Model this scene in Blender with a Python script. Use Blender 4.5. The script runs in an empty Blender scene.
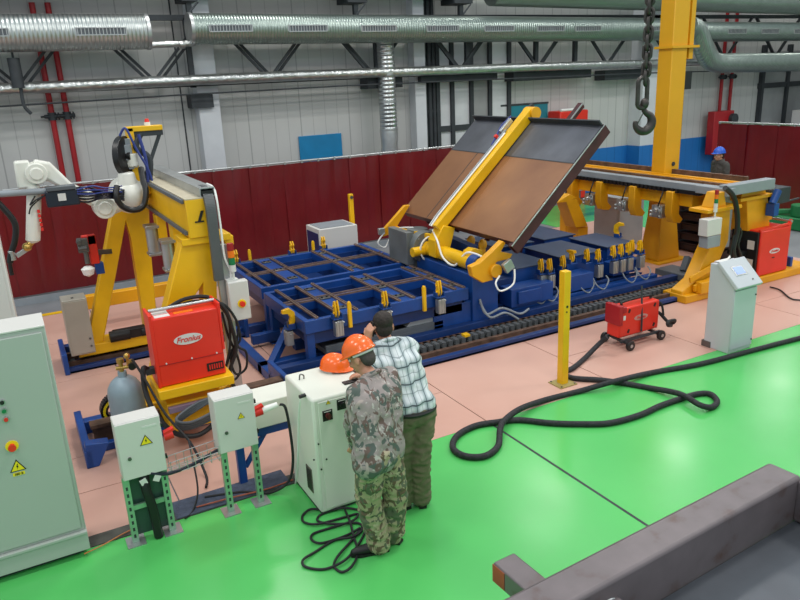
import bpy, bmesh, math, random
from mathutils import Vector, Matrix, noise, Quaternion
random.seed(7)
S = bpy.context.scene
COL = S.collection
PI = math.pi
# ------------------------------------------------------------------ camera
CR = Vector((0.8739149, -0.4841063, -0.0437474))
CU = Vector((0.1804713, 0.2395828, 0.9539550))
CD = Vector((0.4513345, 0.8415707, -0.2967423))
CH, CF = 3.4, 712.84
cd = bpy.data.cameras.new('camera'); cam = bpy.data.objects.new('camera', cd); COL.objects.link(cam)
cd.sensor_width = 36; cd.lens = CF * 36 / 800; cd.clip_end = 200; cd.clip_start = .05
m = Matrix((CR, CU, -CD)).transposed().to_4x4(); m.translation = Vector((0, 0, CH)); cam.matrix_world = m
S.camera = cam
# ------------------------------------------------------------------ world and lamps
w = bpy.data.worlds.new('world'); S.world = w; w.use_nodes = True
w.node_tree.nodes['Background'].inputs[0].default_value = (.80, .92, 1.0, 1)
w.node_tree.nodes['Background'].inputs[1].default_value = .62
LAMP = 165
def area(loc, sx, sy, power, color=(1, .97, .93), rot=(0, 0, 0)):
    l = bpy.data.lights.new('hall_lamp', 'AREA'); l.shape = 'RECTANGLE'; l.size = sx; l.size_y = sy
    l.energy = power; l.color = color
    o = bpy.data.objects.new('hall_lamp', l); o.location = loc; o.rotation_euler = rot; COL.objects.link(o)
for x in (-3, 4, 11, 18):
    for y in (-3, 3.5, 9):
        area((x, y, 9), 2.0, .9, LAMP)
for x, y, z in ((4, 14, 9), (12.4, 14.5, 9), (17.6, 14.3, 9), (23.1, 14.3, 8)): area((x, y, z), 1.2, .9, LAMP*.6)
S.view_settings.view_transform = 'Standard'; S.view_settings.look = 'None'
S.view_settings.gamma = 1; S.view_settings.use_curve_mapping = False
S.view_settings.exposure = 0.0

# ------------------------------------------------------------------ helpers
def V(*a): return Vector(a)
def ray(x, y): return CD * CF + CR * (x - 400) - CU * (y - 300)
def AZ(x, y, z=0): v = ray(x, y); return V(0, 0, CH) + v * ((z - CH) / v.z)
def AY(x, y, Y): v = ray(x, y); return V(0, 0, CH) + v * (Y / v.y)
def AX(x, y, X): v = ray(x, y); return V(0, 0, CH) + v * (X / v.x)
def lin(c):
    if isinstance(c, str): c = tuple(int(c[i:i+2], 16) / 255 for i in (0, 2, 4))
    return tuple(((v / 12.92) if v <= .04045 else ((v + .055) / 1.055) ** 2.4) for v in c[:3]) + (1,)
MATS = {}
def M(name, c, rough=.5, metal=0., var=.06, scale=3., bump=0., bscale=40., dirt=None, trans=0, spec=.5, coat=0):
    if name in MATS: return MATS[name]
    mt = bpy.data.materials.new(name); mt.use_nodes = True; nt = mt.node_tree; N = nt.nodes; L = nt.links
    b = N['Principled BSDF']; c = lin(c)
    b.inputs['Roughness'].default_value = rough; b.inputs['Metallic'].default_value = metal
    b.inputs['Specular IOR Level'].default_value = spec
    if coat: b.inputs['Coat Weight'].default_value = coat; b.inputs['Coat Roughness'].default_value = .15
    if trans: b.inputs['Transmission Weight'].default_value = trans
    tc = N.new('ShaderNodeTexCoord')
    n = N.new('ShaderNodeTexNoise'); n.inputs['Scale'].default_value = scale; n.inputs['Detail'].default_value = 5
    L.new(tc.outputs['Object'], n.inputs['Vector'])
    r = N.new('ShaderNodeValToRGB'); r.color_ramp.elements[0].position = .3; r.color_ramp.elements[1].position = .7
    d = lin(dirt) if dirt else tuple(max(0, v * (1 - 2 * var)) for v in c[:3]) + (1,)
    r.color_ramp.elements[0].color = d
    r.color_ramp.elements[1].color = tuple(min(1, v * (1 + var)) for v in c[:3]) + (1,)
    if dirt:
        r.color_ramp.elements[0].position = .22; e = r.color_ramp.elements.new(.42); e.color = c
    L.new(n.outputs['Fac'], r.inputs['Fac']); L.new(r.outputs['Color'], b.inputs['Base Color'])
    if bump:
        n2 = N.new('ShaderNodeTexNoise'); n2.inputs['Scale'].default_value = bscale; n2.inputs['Detail'].default_value = 3
        L.new(tc.outputs['Object'], n2.inputs['Vector'])
        bp = N.new('ShaderNodeBump'); bp.inputs['Strength'].default_value = bump; bp.inputs['Distance'].default_value = .02
        L.new(n2.outputs['Fac'], bp.inputs['Height']); L.new(bp.outputs['Normal'], b.inputs['Normal'])
    MATS[name] = mt; return mt
def nodes(mt): return mt.node_tree.nodes, mt.node_tree.links, mt.node_tree.nodes['Principled BSDF']

class MB:
    def __init__(s): s.bm = bmesh.new()
    def box(s, x0, x1, y0, y1, z0, z1):
        return s.obox(V((x0+x1)/2, (y0+y1)/2, (z0+z1)/2), (abs(x1-x0), abs(y1-y0), abs(z1-z0)))
    def obox(s, c, size, rot=None):
        mm = Matrix.Translation(c) @ ((rot.to_4x4() if rot else Matrix.Identity(4))) @ Matrix.Diagonal((*size, 1))
        bmesh.ops.create_cube(s.bm, size=1, matrix=mm); return s
    def bar(s, a, b, w, h, up=(0, 0, 1)):
        a = Vector(a); b = Vector(b); d = (b - a); L = d.length; d.normalize(); up = Vector(up)
        if abs(d.dot(up)) > .98: up = V(0, 1, 0) if abs(d.y) < .9 else V(1, 0, 0)
        sd = d.cross(up).normalized(); u = sd.cross(d)
        return s.obox((a+b)/2, (w, L, h), Matrix((sd, d, u)).transposed())
    def cyl(s, a, b, r0, r1=None, seg=20):
        a = Vector(a); b = Vector(b); r1 = r0 if r1 is None else r1
        d = b - a; q = V(0, 0, 1).rotation_difference(d.normalized())
        mm = Matrix.Translation((a+b)/2) @ q.to_matrix().to_4x4()
        bmesh.ops.create_cone(s.bm, cap_ends=True, segments=seg, radius1=r0, radius2=r1, depth=d.length, matrix=mm); return s
    def sph(s, c, r, sc=(1, 1, 1), rot=None, seg=20):
        mm = Matrix.Translation(c) @ (rot.to_4x4() if rot else Matrix.Identity(4)) @ Matrix.Diagonal((*sc, 1))
        bmesh.ops.create_uvsphere(s.bm, u_segments=seg, v_segments=seg*2//3, radius=r, matrix=mm); return s
    def tube(s, pts, r, seg=8, close=False):
        pts = [Vector(p) for p in pts]; n = len(pts); rings = []; prev = None
        for i, p in enumerate(pts):
            if close: d = pts[(i+1) % n] - pts[i-1]
            else: d = pts[min(i+1, n-1)] - pts[max(i-1, 0)]
            if d.length < 1e-9: d = V(0, 0, 1)
            d.normalize()
            if prev is None:
                u = d.orthogonal().normalized()
            else:
                u = prev - d * prev.dot(d)
                u = u.normalized() if u.length > 1e-6 else d.orthogonal().normalized()
            prev = u; v = d.cross(u); rr = r(i/(n-1)) if callable(r) else r
            rings.append([s.bm.verts.new(p + (u*math.cos(2*PI*k/seg) + v*math.sin(2*PI*k/seg))*rr) for k in range(seg)])
        for i in range(n if close else n-1):
            A, B = rings[i], rings[(i+1) % n]
            for k in range(seg): s.bm.faces.new((A[k], A[(k+1) % seg], B[(k+1) % seg], B[k]))
        if not close:
            s.bm.faces.new(rings[0][::-1]); s.bm.faces.new(rings[-1])
        return s
    def lathe(s, base, prof, axis=(0, 0, 1), seg=28):
        base = Vector(base); q = V(0, 0, 1).rotation_difference(Vector(axis).normalized()); rings = []
        for r, z in prof:
            rings.append([s.bm.verts.new(base + q @ V(max(r, 1e-4)*math.cos(2*PI*k/seg), max(r, 1e-4)*math.sin(2*PI*k/seg), z)) for k in range(seg)])
        for A, B in zip(rings, rings[1:]):
            for k in range(seg): s.bm.faces.new((A[k], A[(k+1) % seg], B[(k+1) % seg], B[k]))
        s.bm.faces.new(rings[0][::-1]); s.bm.faces.new(rings[-1]); return s
    def poly(s, pts, off):
        """closed outline pts (3D) extruded by the vector off"""
        off = Vector(off); A = [s.bm.verts.new(Vector(p)) for p in pts]; B = [s.bm.verts.new(Vector(p)+off) for p in pts]
        n = len(A); s.bm.faces.new(A[::-1]); s.bm.faces.new(B)
        for k in range(n): s.bm.faces.new((A[k], A[(k+1) % n], B[(k+1) % n], B[k]))
        return s
    def build(s, name, mat, parent=None, bevel=0, ang=35):
        bmesh.ops.recalc_face_normals(s.bm, faces=s.bm.faces)
        off = V(0, 0, 0); p = parent
        while p: off += p.location; p = p.parent
        me = bpy.data.meshes.new(name)
        if parent: bmesh.ops.translate(s.bm, verts=s.bm.verts, vec=-off)
        s.bm.to_mesh(me); s.bm.free()
        for f in me.polygons: f.use_smooth = True
        me.set_sharp_from_angle(angle=math.radians(ang))
        if mat: me.materials.append(mat)
        o = bpy.data.objects.new(name, me); COL.objects.link(o); o.parent = parent
        if bevel:
            b = o.modifiers.new('bevel', 'BEVEL'); b.width = bevel; b.segments = 2; b.limit_method = 'ANGLE'; b.angle_limit = math.radians(40)
        return o
def tag(o, label=None, cat=None, group=None, kind=None):
    if label: o['label'] = label
    if cat: o['category'] = cat
    if group: o['group'] = group
    if kind: o['kind'] = kind
    return o
def empty(name, loc, label=None, cat=None, group=None):
    o = bpy.data.objects.new(name, None); o.location = Vector(loc); o.empty_display_size = .1; COL.objects.link(o)
    return tag(o, label, cat, group)
def copy_tree(o, parent=None):
    c = o.copy(); COL.objects.link(c)
    if parent: c.parent = parent
    for ch in [x for x in COL.objects if x.parent == o]: copy_tree(ch, c)
    return c
def struct(o): o['kind'] = 'structure'; return o
def spline(P, n=12, closed=False):
    P = [Vector(p) for p in P]; out = []; k = len(P)
    rng = range(k) if closed else range(k-1)
    for i in rng:
        if closed: a, b, c, d = P[i-1], P[i], P[(i+1) % k], P[(i+2) % k]
        else: a, b, c, d = P[max(i-1, 0)], P[i], P[i+1], P[min(i+2, k-1)]
        for j in range(n):
            t = j/n
            out.append(.5*((2*b) + (c-a)*t + (2*a-5*b+4*c-d)*t*t + (3*b-a-3*c+d)*t**3))
    if not closed: out.append(P[-1])
    return out
def from_eval(o):
    dg = bpy.context.evaluated_depsgraph_get(); dg.update()
    return bpy.data.meshes.new_from_object(o.evaluated_get(dg), depsgraph=dg)
def text(s, size, loc, right, up, mat, name, parent, ext=.0015, sx=1., shear=0):
    cu = bpy.data.curves.new('t', 'FONT'); cu.body = s; cu.size = size; cu.align_x = 'CENTER'; cu.align_y = 'CENTER'
    cu.extrude = ext; cu.shear = shear; cu.offset = size*.012
    o = bpy.data.objects.new('t', cu); COL.objects.link(o)
    me = from_eval(o); bpy.data.objects.remove(o); bpy.data.curves.remove(cu)
    r = Vector(right).normalized(); u = Vector(up).normalized(); n = r.cross(u)
    mm = Matrix((r*sx, u, n)).transposed().to_4x4(); mm.translation = Vector(loc)
    me.transform(mm); b = MB(); b.bm.from_mesh(me); bpy.data.meshes.remove(me)
    return b.build(name, mat, parent)

# ------------------------------------------------------------------ materials
yel = M('yellow_paint', 'F2BC10', .38, var=.06, scale=2.5, bump=.05)
yelR = M('amber_paint', 'E7A40F', .42, var=.08, scale=2.5, bump=.05)
blue = M('blue_paint', '15468F', .38, var=.12, scale=3, bump=.05)
blueD = M('dark_blue_paint_and_shade', '12356F', .45, var=.12, scale=3)
red = M('red_paint', 'E5301F', .35, var=.04)
redD = M('deep_red_paint', 'A81820', .45, var=.08)
cabm = M('grey_green_enamel', 'ADB4AD', .45, var=.02, scale=1)
lcab = M('light_grey_enamel', 'D2D1CC', .42, var=.02, scale=1)
white = M('white_enamel', 'E0E2D6', .4, var=.02, scale=1)
wht = M('white_plastic', 'F0F0EC', .4, var=.02)
black = M('black_rubber', '1C1D20', .6, var=.15, scale=8)
blk = M('black_plastic', '17181A', .4, var=.1)
gry = M('grey_paint', '8E959B', .45, var=.06)
dgry = M('dark_grey_paint', '5A6066', .5, var=.1)
alu = M('aluminium', 'B9BCBC', .35, .75, var=.06, scale=6)
steel = M('bare_steel', '70706E', .4, .75, var=.15, scale=5)
darkst = M('dark_structural_steel', '3B4044', .6, .2, var=.12, scale=4)
brn = M('rusty_rail_steel', '6B5142', .6, .3, var=.25, scale=9)
galv = M('zinc_strut', '9DBFA8', .35, .6, var=.08, scale=14)
railst = M('worn_rail_steel', '8C7468', .45, .4, var=.2, scale=9)
brass = M('brass', 'C8A55A', .3, .8, var=.05)
robw = M('robot_white', 'E4E4DA', .35, var=.03)
orange = M('orange_helmet_plastic', 'FF6A1A', .25, var=.02, coat=.3)
lblue = M('blue_cable', '2F3F86', .5)
slate = M('slate_blue_plate', '3A4A66', .5, .2, var=.08)
conc = M('grey_concrete', '7C7F82', .6, var=.12, scale=1.2, bump=.1)
maroon = M('primer_maroon', '4B2328', .5, .1, var=.2, scale=5)
yflat = M('yellow_label', 'F4DC1C', .5, var=.02)
rflat = M('red_label', 'DC2A20', .5, var=.02)
kflat = M('black_label', '151515', .5, var=.02)
gflat = M('green_lens', '1E7A4A', .25, var=.02)
oflat = M('orange_lens', 'F07818', .25, var=.02)
lgray = M('pale_label', 'D8D8D4', .5, var=.02)

# green epoxy floor
def floor_mat(name, c, c2, rough, spec=.5, scale=.9, coat=0):
    mt = M(name, c, rough, var=.0, scale=scale, spec=spec, coat=coat); N, L, b = nodes(mt)
    r = [n for n in N if n.type == 'VALTORGB'][0]
    r.color_ramp.elements[0].color = lin(c2); r.color_ramp.elements[1].color = lin(c)
    tc = [n for n in N if n.type == 'TEX_COORD'][0]
    n = N.new('ShaderNodeTexNoise'); n.inputs['Scale'].default_value = 1.7; n.inputs['Detail'].default_value = 6
    L.new(tc.outputs['Object'], n.inputs['Vector'])
    mr = N.new('ShaderNodeMapRange'); mr.inputs[1].default_value = .3; mr.inputs[2].default_value = .7
    mr.inputs[3].default_value = rough-.02; mr.inputs[4].default_value = rough+.05
    L.new(n.outputs['Fac'], mr.inputs[0]); L.new(mr.outputs[0], b.inputs['Roughness'])
    return mt
gfloor = floor_mat('green_epoxy', '58C265', '53BB60', .22)
pfloor = floor_mat('pink_primer_plate', 'D2A898', 'C89A8A', .42, scale=.7)
def spiral(name, c, rough, per, strength, ax=0):
    mt = M(name, c, rough, .85, var=.05, scale=5); N, L, b = nodes(mt)
    tc = [n for n in N if n.type == 'TEX_COORD'][0]
    sp = N.new('ShaderNodeSeparateXYZ'); L.new(tc.outputs['Object'], sp.inputs[0])
    m1 = N.new('ShaderNodeMath'); m1.operation = 'MULTIPLY'; m1.inputs[1].default_value = 2*PI/per; L.new(sp.outputs[ax], m1.inputs[0])
    m2 = N.new('ShaderNodeMath'); m2.operation = 'SINE'; L.new(m1.outputs[0], m2.inputs[0])
    bp = N.new('ShaderNodeBump'); bp.inputs['Strength'].default_value = strength; bp.inputs['Distance'].default_value = .012
    L.new(m2.outputs[0], bp.inputs['Height']); L.new(bp.outputs['Normal'], b.inputs['Normal']); return mt
ductA = spiral('spiral_duct_metal', 'C9CECB', .3, .07, .7)
ductB = spiral('fine_spiral_duct_metal', 'A0ADA6', .33, .06, .5)
ductV = spiral('vertical_duct_metal', 'B9BEBE', .3, .09, .5, 2)
foil = M('crumpled_foil', 'C4C7C5', .28, .9, var=.08, scale=10, bump=1., bscale=13)
# wall panels
def panel_mat(name, c, seam):
    mt = M(name, c, .55, var=.035, scale=.8); N, L, b = nodes(mt)
    tc = [n for n in N if n.type == 'TEX_COORD'][0]; r = [n for n in N if n.type == 'VALTORGB'][0]
    sp = N.new('ShaderNodeSeparateXYZ'); L.new(tc.outputs['Object'], sp.inputs[0])
    def stripe(per, wd, fac):
        a = N.new('ShaderNodeMath'); a.operation = 'PINGPONG'; a.inputs[1].default_value = per/2; L.new(sp.outputs[0], a.inputs[0])
        g = N.new('ShaderNodeMath'); g.operation = 'LESS_THAN'; g.inputs[1].default_value = wd; L.new(a.outputs[0], g.inputs[0])
        h = N.new('ShaderNodeMath'); h.operation = 'MULTIPLY'; h.inputs[1].default_value = fac; L.new(g.outputs[0], h.inputs[0]); return h
    h1 = stripe(.3, .008, .35); h2 = stripe(1.2, .013, .5)
    mx = N.new('ShaderNodeMath'); mx.operation = 'MAXIMUM'; L.new(h1.outputs[0], mx.inputs[0]); L.new(h2.outputs[0], mx.inputs[1])
    mix = N.new('ShaderNodeMix'); mix.data_type = 'RGBA'; mix.inputs['B'].default_value = lin(seam)
    L.new(mx.outputs[0], mix.inputs['Factor']); L.new(r.outputs[0], mix.inputs['A']); L.new(mix.outputs['Result'], b.inputs['Base Color'])
    return mt
wallm = panel_mat('wall_cladding', 'C3C4C1', '767878')
bluew = panel_mat('blue_wall_cladding', '1C72BC', '124E86')
pillm = M('pillar_plaster', 'D2D6DA', .6, var=.03)
curt = M('red_strip_pvc', '6A1119', .28, var=.10, scale=1.4, bump=.15, bscale=5)
ceilm = M('grey_ceiling', '8A8C8C', .8)

# ------------------------------------------------------------------ floor, walls
GY = 5.4
b = MB(); b.box(-8, 26, -4, GY, -.05, 0); struct(b.build('floor', gfloor))
b = MB(); b.box(-8, 26, GY, 16, -.05, -.012); struct(b.build('floor', conc))
b = MB()
for i, x0 in enumerate([-4.6, -2.8, -1.0, .8, 2.6, 3.86, 5.6, 7.3, 9.3]):
    x1 = [-2.8, -1.0, .8, 2.6, 3.86, 5.6, 7.3, 9.3, 12.2][i]
    ys = [GY, 7.02] if i % 2 else [GY, 6.3, 7.02]
    ys = ys + [9.2, 10.8, 12.35]
    for y0, y1 in zip(ys, ys[1:]): b.box(x0+.006, x1-.006, y0+.005, y1-.005, -.02, .0)
struct(b.build('floor', pfloor, bevel=.002))
b = MB(); b.box(10.8, 15.2, 10.3, 14.5, -.02, -.004); struct(b.build('floor', gfloor))
b = MB(); b.box(3.85, 3.875, -3.9, GY-.01, -.002, .0015); struct(b.build('trim_1', darkst))
b = MB(); b.box(-4, 2.4, 12.4, 12.5, -.02, .002); struct(b.build('trim_2', yel))
WY = 15.5
b = MB(); b.box(-8, 26, WY, WY+.2, 0, 9.5); struct(b.build('wall_back', wallm))
b = MB(); b.box(11.9, 26, WY-.03, WY, 0, 1.23); struct(b.build('trim_3', bluew))
b = MB(); b.box(25.8, 26, -4, WY, 0, 9.5); struct(b.build('wall_right', wallm))
b = MB(); b.box(16.1, 17.2, 15.0, WY, 1.23, 9.5); struct(b.build('trim_4', pillm, bevel=.01))
b = MB(); b.box(16.08, 17.22, 14.98, WY, 0, 1.23); struct(b.build('trim_5', bluew, bevel=.01))
b = MB(); b.box(3.68, 4.12, 15.15, WY, 0, 9.5); struct(b.build('trim_6', pillm, bevel=.01))
b = MB(); b.box(8.82, 9.12, 15.2, WY, 0, 9.5); struct(b.build('trim_7', pillm, bevel=.01))
b = MB(); b.box(3.42, 3.445, WY-.02, WY, 0, 9.5); struct(b.build('trim_8', darkst))

# factory gate: dark frame with pale panes
d = empty('door_1', (10.4, WY, 0)); d['kind'] = 'structure'
b = MB()
for x in (9.56, 9.98, 10.55, 11.12, 11.72): b.box(x-.05, x+.05, WY-.14, WY, 0, 4.6)
for z in (.1, 1.2, 2.15, 3.5, 4.6): b.box(9.5, 11.78, WY-.12, WY, z-.07, z+.07)
b.build('door_frame', darkst, d)
pane = M('milky_pane', 'D2D6D8', .4, var=.05)
paned = M('dull_pane', '9A9C9C', .5, var=.05)
b = MB()
for a, c in ((9.6, 9.94), (10.02, 10.5), (11.17, 11.68)): b.box(a, c, WY-.07, WY-.02, .2, 4.5)
b.build('pane', pane, d)
b = MB(); b.box(10.6, 11.08, WY-.07, WY-.02, .2, 4.5); b.build('pane', paned, d)
# conduits beside the pillar
for i, (x, r) in enumerate(((9.2, .05), (9.32, .06), (9.44, .05))):
    b = MB(); b.cyl((x, 15.38, 0), (x, 15.38, 5.2), r, seg=12)
    for z in (1.5, 2.6, 3.7): b.box(x-r-.005, x+r+.005, 15.36, WY-.005, z-.03, z+.03)
    tag(b.build('conduit', darkst), '%s of the three black vertical conduits between the pale pillar and the gate' % ('leftmost', 'middle one', 'rightmost')[i], 'pipe', 'black conduits beside the gate')

# wall boards
b = MB(); b.box(5.9, 6.95, WY-.05, WY-.002, 1.6, 2.25)
tag(b.build('notice_board', M('cyan_board', '1183B8', .5), bevel=.01), 'plain blue rectangular board on the grey wall above the long red curtain', 'board')
t = empty('notice_board', (12.3, WY, 0), 'teal board on the wall behind the top of the tilted steel plate', 'board')
b = MB(); b.box(11.5, 13.05, WY-.06, WY-.032, 1.5, 2.6); b.build('panel', M('teal_board', '1F7F8F', .5), t)
b = MB(); b.box(11.48, 13.07, WY-.07, WY-.03, 2.58, 2.63); b.build('frame', darkst, t)
t = empty('stored_machine', (13.6, 15.1, 0), 'red machine housing behind the top right corner of the tilted plate', 'machine')
b = MB(); b.box(13.02, 14.0, 14.9, 15.4, 0, 2.38); b.build('housing', red, t, .03)
b = MB(); b.box(13.1, 13.9, 14.87, 14.9, .3, 2.0); b.build('door', redD, t, .01)
b = MB(); b.cyl((13.05, 14.92, 2.41), (13.6, 14.92, 2.41), .035, seg=12); b.build('tube_lamp', wht, t)

# ------------------------------------------------------------------ ducts and overhead steel
def duct(name, pts, r, mat, label, group=None, grilles=(), gw=.35, gh=.12, endcap=None, tilt=.02):
    o = empty(name, pts[0], label, 'duct', group)
    b = MB(); b.tube(pts, r, 40); b.build('duct_tube', mat, o)
    for x in grilles:
        z = pts[0][2] + (pts[-1][2]-pts[0][2])*(x-pts[0][0])/(pts[-1][0]-pts[0][0]); y = pts[0][1]
        # grille plate tangential on the front, facing the hall
        a = tilt; c = V(x, y - math.cos(a)*(r+.004), z - math.sin(a)*(r+.004))
        n = V(0, -math.cos(a), -math.sin(a)); up = V(0, -math.sin(a), math.cos(a)); R = Matrix((V(1, 0, 0), n, up)).transposed()
        g = MB()
        for s_ in (-1, 1):
            g.obox(c + up*(gh/2)*s_, (gw*2, .03, .018), R); g.obox(c + V(gw, 0, 0)*s_, (.02, .03, gh), R)
        f = g.build('grille_frame', alu, o)
        g = MB()
        for k in range(14): g.obox(c + V(-gw+gw*2*(k+.5)/14, 0, 0), (.014, .02, gh), R)
        g.build('grille_slats', alu, f)
        g = MB(); g.obox(c - n*.004, (gw*2, .006, gh), R); g.build('grille_opening', dgry, f)
    # spiral lock seams as collars
    if endcap is not None:
        b = MB(); p = Vector(pts[endcap]); d = (Vector(pts[1])-Vector(pts[0])).normalized() if endcap == 0 else (Vector(pts[-1])-Vector(pts[-2])).normalized()
        b.tube([p - d*.03, p + d*.03], r+.012, 40); b.build('end_collar', alu, o)
    return o
DY = 14.6
duct('air_duct', [(-2, DY, 4.43), (2.76, DY, 4.43)], .31, ductA, 'coarse ribbed silver spiral duct ending at upper left above the robot', None, (.05, 1.93), .42, .12, 1)
gx = [AY(x, 31, DY).x for x in (227, 303, 373, 436, 492, 543, 580, 647)]
duct('air_duct', [(3.56, DY, 4.47), (17.1, DY, 4.35)], .285, ductB, 'long silver spiral duct with seven or more grilles crossing the middle of the hall', None, gx, .42, .115, 0)
duct('air_duct', [(17.75, DY, 4.28), (25.7, DY, 4.2)], .27, ductB, 'silver duct with grilles and dark open end right of the yellow column', None, [AY(x, 30, DY).x for x in (729, 762, 794)], .4, .12, 0)
el = spline([(16.9, DY-.35, 4.4), (17.25, DY-.35, 4.25), (17.75, DY-.35, 3.6), (18.2, DY-.35, 3.42), (19, DY-.35, 3.4), (21, DY-.35, 3.36), (25.7, DY-.35, 3.3)], 8)
duct('air_duct', el, .27, ductB, 'lower green-tinted spiral duct that bends down behind the yellow column', None)
duct('air_duct', [(10.6, DY, 5.24), (25.7, DY, 5.0)], .33, ductB, 'topmost thick duct along the upper edge of the picture at right', None)
b = MB(); b.tube([(2.7, DY+.1, 4.2), (3.7, DY+.1, 4.22)], .06, 16); b.tube([(3.35, DY+.1, 4.2), (3.45, DY+.1, 4.2)], .075, 16)
tag(b.build('connecting_pipe', foil), 'short thin silver pipe bridging the gap between the two big ducts', 'pipe')
# vertical duct
t = empty('vertical_duct', (7.93, 14.95, 1.2), 'shiny vertical round duct with flared foot behind the long red curtain', 'duct')
b = MB(); b.tube([(7.93, 14.95, 2.25), (7.93, 14.95, 4.3)], .2, 32); b.build('duct_tube', ductV, t)
b = MB(); b.lathe((7.93, 14.95, 1.2), [(.28, 0), (.24, .4), (.19, .7), (.21, 1.0), (.2, 1.06)]); b.build('flared_foot', alu, t)
for z in (2.28, 2.9, 3.5): b = MB(); b.tube([(7.93, 14.95, z-.02), (7.93, 14.95, z+.02)], .212, 32); b.build('clamp_ring', alu, t)
# crane runway beam
b = MB(); b.box(-3, 10.5, 14.75, 15.25, 5.10, 5.14); b.box(-3, 10.5, 14.97, 15.03, 5.14, 5.7); b.box(-3, 10.5, 14.75, 15.25, 5.7, 5.74)
tag(b.build('runway_beam', darkst), 'dark steel runway girder along the very top of the wall', 'beam')
for x, wd, lb in ((.15, .35, 'above the ribbed duct at the far left'), (3.65, .6, 'above the gap between the two big ducts'), (7.2, .9, 'above the shiny vertical duct'), (9.9, 1.0, 'above the factory gate')):
    b = MB(); b.box(x-wd/4, x+wd/4, 14.7, 15.3, 4.98, 5.1); b.box(x-.05, x+.05, 14.8, 14.9, 4.65, 4.95); b.cyl((x-.1, 14.6, 4.72), (x+.12, 14.6, 4.95), .02, seg=8)
    tag(b.build('duct_hanger', darkst), 'dark steel hanger block ' + lb, 'bracket', 'duct hangers under the runway girder')
# lattice truss
t = empty('lattice_truss', (0, 15.05, 3.5), 'dark lattice girder with paired diagonal braces behind the ducts', 'truss')
b = MB(); b.box(-2, 24, 15.0, 15.1, 4.66, 4.76); b.build('chord', darkst, t)
b = MB(); b.box(-2, 24, 15.0, 15.1, 3.42, 3.52); b.build('chord', darkst, t)
for i in range(10):
    xb = 2.8 + 2.38*(i-1)
    for sg in (-1, 1):
        b = MB()
        for y in (15.0, 15.12):
            dx = .0 if y < 15.05 else .14
            b.bar((xb+dx, y, 3.5), (xb+dx+sg*1.1, y, 4.7), .05, .06, (0, 1, 0))
        b.build('brace', darkst, t)
for x in (3.6, 7.75, 10.2, 12.3, 13.6):
    b = MB(); b.box(x-.05, x+.05, 15.0, 15.1, 3.4, 4.7); b.build('post', darkst, t)
for x, wd, z, lb in ((3.75, .22, 3.0, 'on the left pale pillar'), (7.95, .45, 3.2, 'behind the shiny vertical duct'), (10.0, 1.1, 3.28, 'in front of the factory gate'), (12.9, 1.3, 3.2, 'above the teal board'), (15.6, .9, 3.1, 'left of the hanging chain')):
    b = MB(); b.box(x-wd, x+wd, 15.05, 15.45, z, z+.26); o = b.build('support_bracket', darkst)
    tag(o, 'dark steel bracket block under the foil pipe ' + lb, 'bracket', 'brackets under the foil pipe')
# foil pipe and rope
b = MB(); b.tube([AY(x, y, 14.85) for x, y in ((-60, 91.5), (0, 89.5), (150, 82), (300, 75.5), (450, 70), (560, 66), (700, 62), (790, 60))], .105, 20)
tag(b.build('insulated_pipe', foil), 'long crumpled foil insulated pipe crossing below the ducts', 'pipe')
b = MB(); b.tube([AY(x, y, 14.9) for x, y in ((-60, 110), (0, 106.5), (180, 95), (340, 86), (500, 79), (650, 73), (900, 66))], .016, 8)
tag(b.build('overhead_cable', darkst), 'thin dark cable stretched along the wall below the foil pipe', 'cable')
# black lamp / damper hanging at far left
b = MB(); P0 = AY(13, 58, 14.7); b.cyl(P0, P0+V(0, 0, -.5), .1, seg=16); b.cyl(P0+V(0, 0, .25), P0, .02, seg=8); b.tube(spline([P0+V(.03, 0, -.5), P0+V(.03, 0, -.8), P0+V(.12, 0, -.95)], 6), .03, 8)
tag(b.build('valve_actuator', darkst), 'small dark cylinder fitting hanging from the ribbed duct at far left', 'fitting')
# fire pipes
def firepipe(x, y, z0, z1, label, vz, group):
    t = empty('fire_pipe', (x, y, 0), label, 'pipe', group)
    b = MB(); b.cyl((x, y, z0), (x, y, z1), .052, seg=16); b.build('pipe', redD, t)
    b = MB(); b.cyl((x-.14, y-.03, vz), (x+.14, y-.03, vz), .035, seg=12); b.cyl((x+.1, y-.03, vz), (x+.12, y-.03, vz), .07, seg=12); b.cyl((x, y, vz-.07), (x, y, vz+.07), .075, seg=14); b.cyl((x-.2, y-.03, vz), (x-.14, y-.03, vz), .018, seg=8)
    b.build('valve', darkst, t)
for x, lb in ((.965, 'left'), (1.225, 'right')):
    firepipe(x, 15.38, 0, 5.0, '%s of two dark red vertical pipes on the wall above the robot' % lb, 3.0, 'red pipes on the left wall')
for x, lb in ((19.9, 'left'), (20.35, 'right')):
    firepipe(x, 15.38, 0, 5.0, '%s of two dark red vertical pipes on the far right wall above the fire box' % lb, 3.0, 'red pipes on the right wall')
# hose box on far wall
t = empty('fire_hose_box', (19.5, 15.3, .6), 'dark red hose box on the blue wall right of the yellow column', 'box')
b = MB(); b.box(19.25, 20.15, 15.02, 15.28, .7, 2.0); b.build('case', redD, t, .02)
b = MB(); b.box(19.6, 20.1, 14.97, 15.02, .8, 1.55); b.build('door', red, t, .02)
b = MB(); b.cyl((20.05, 14.9, 1.75), (20.05, 15.1, 1.75), .16, seg=18); b.build('hose_reel', darkst, t)
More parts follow.
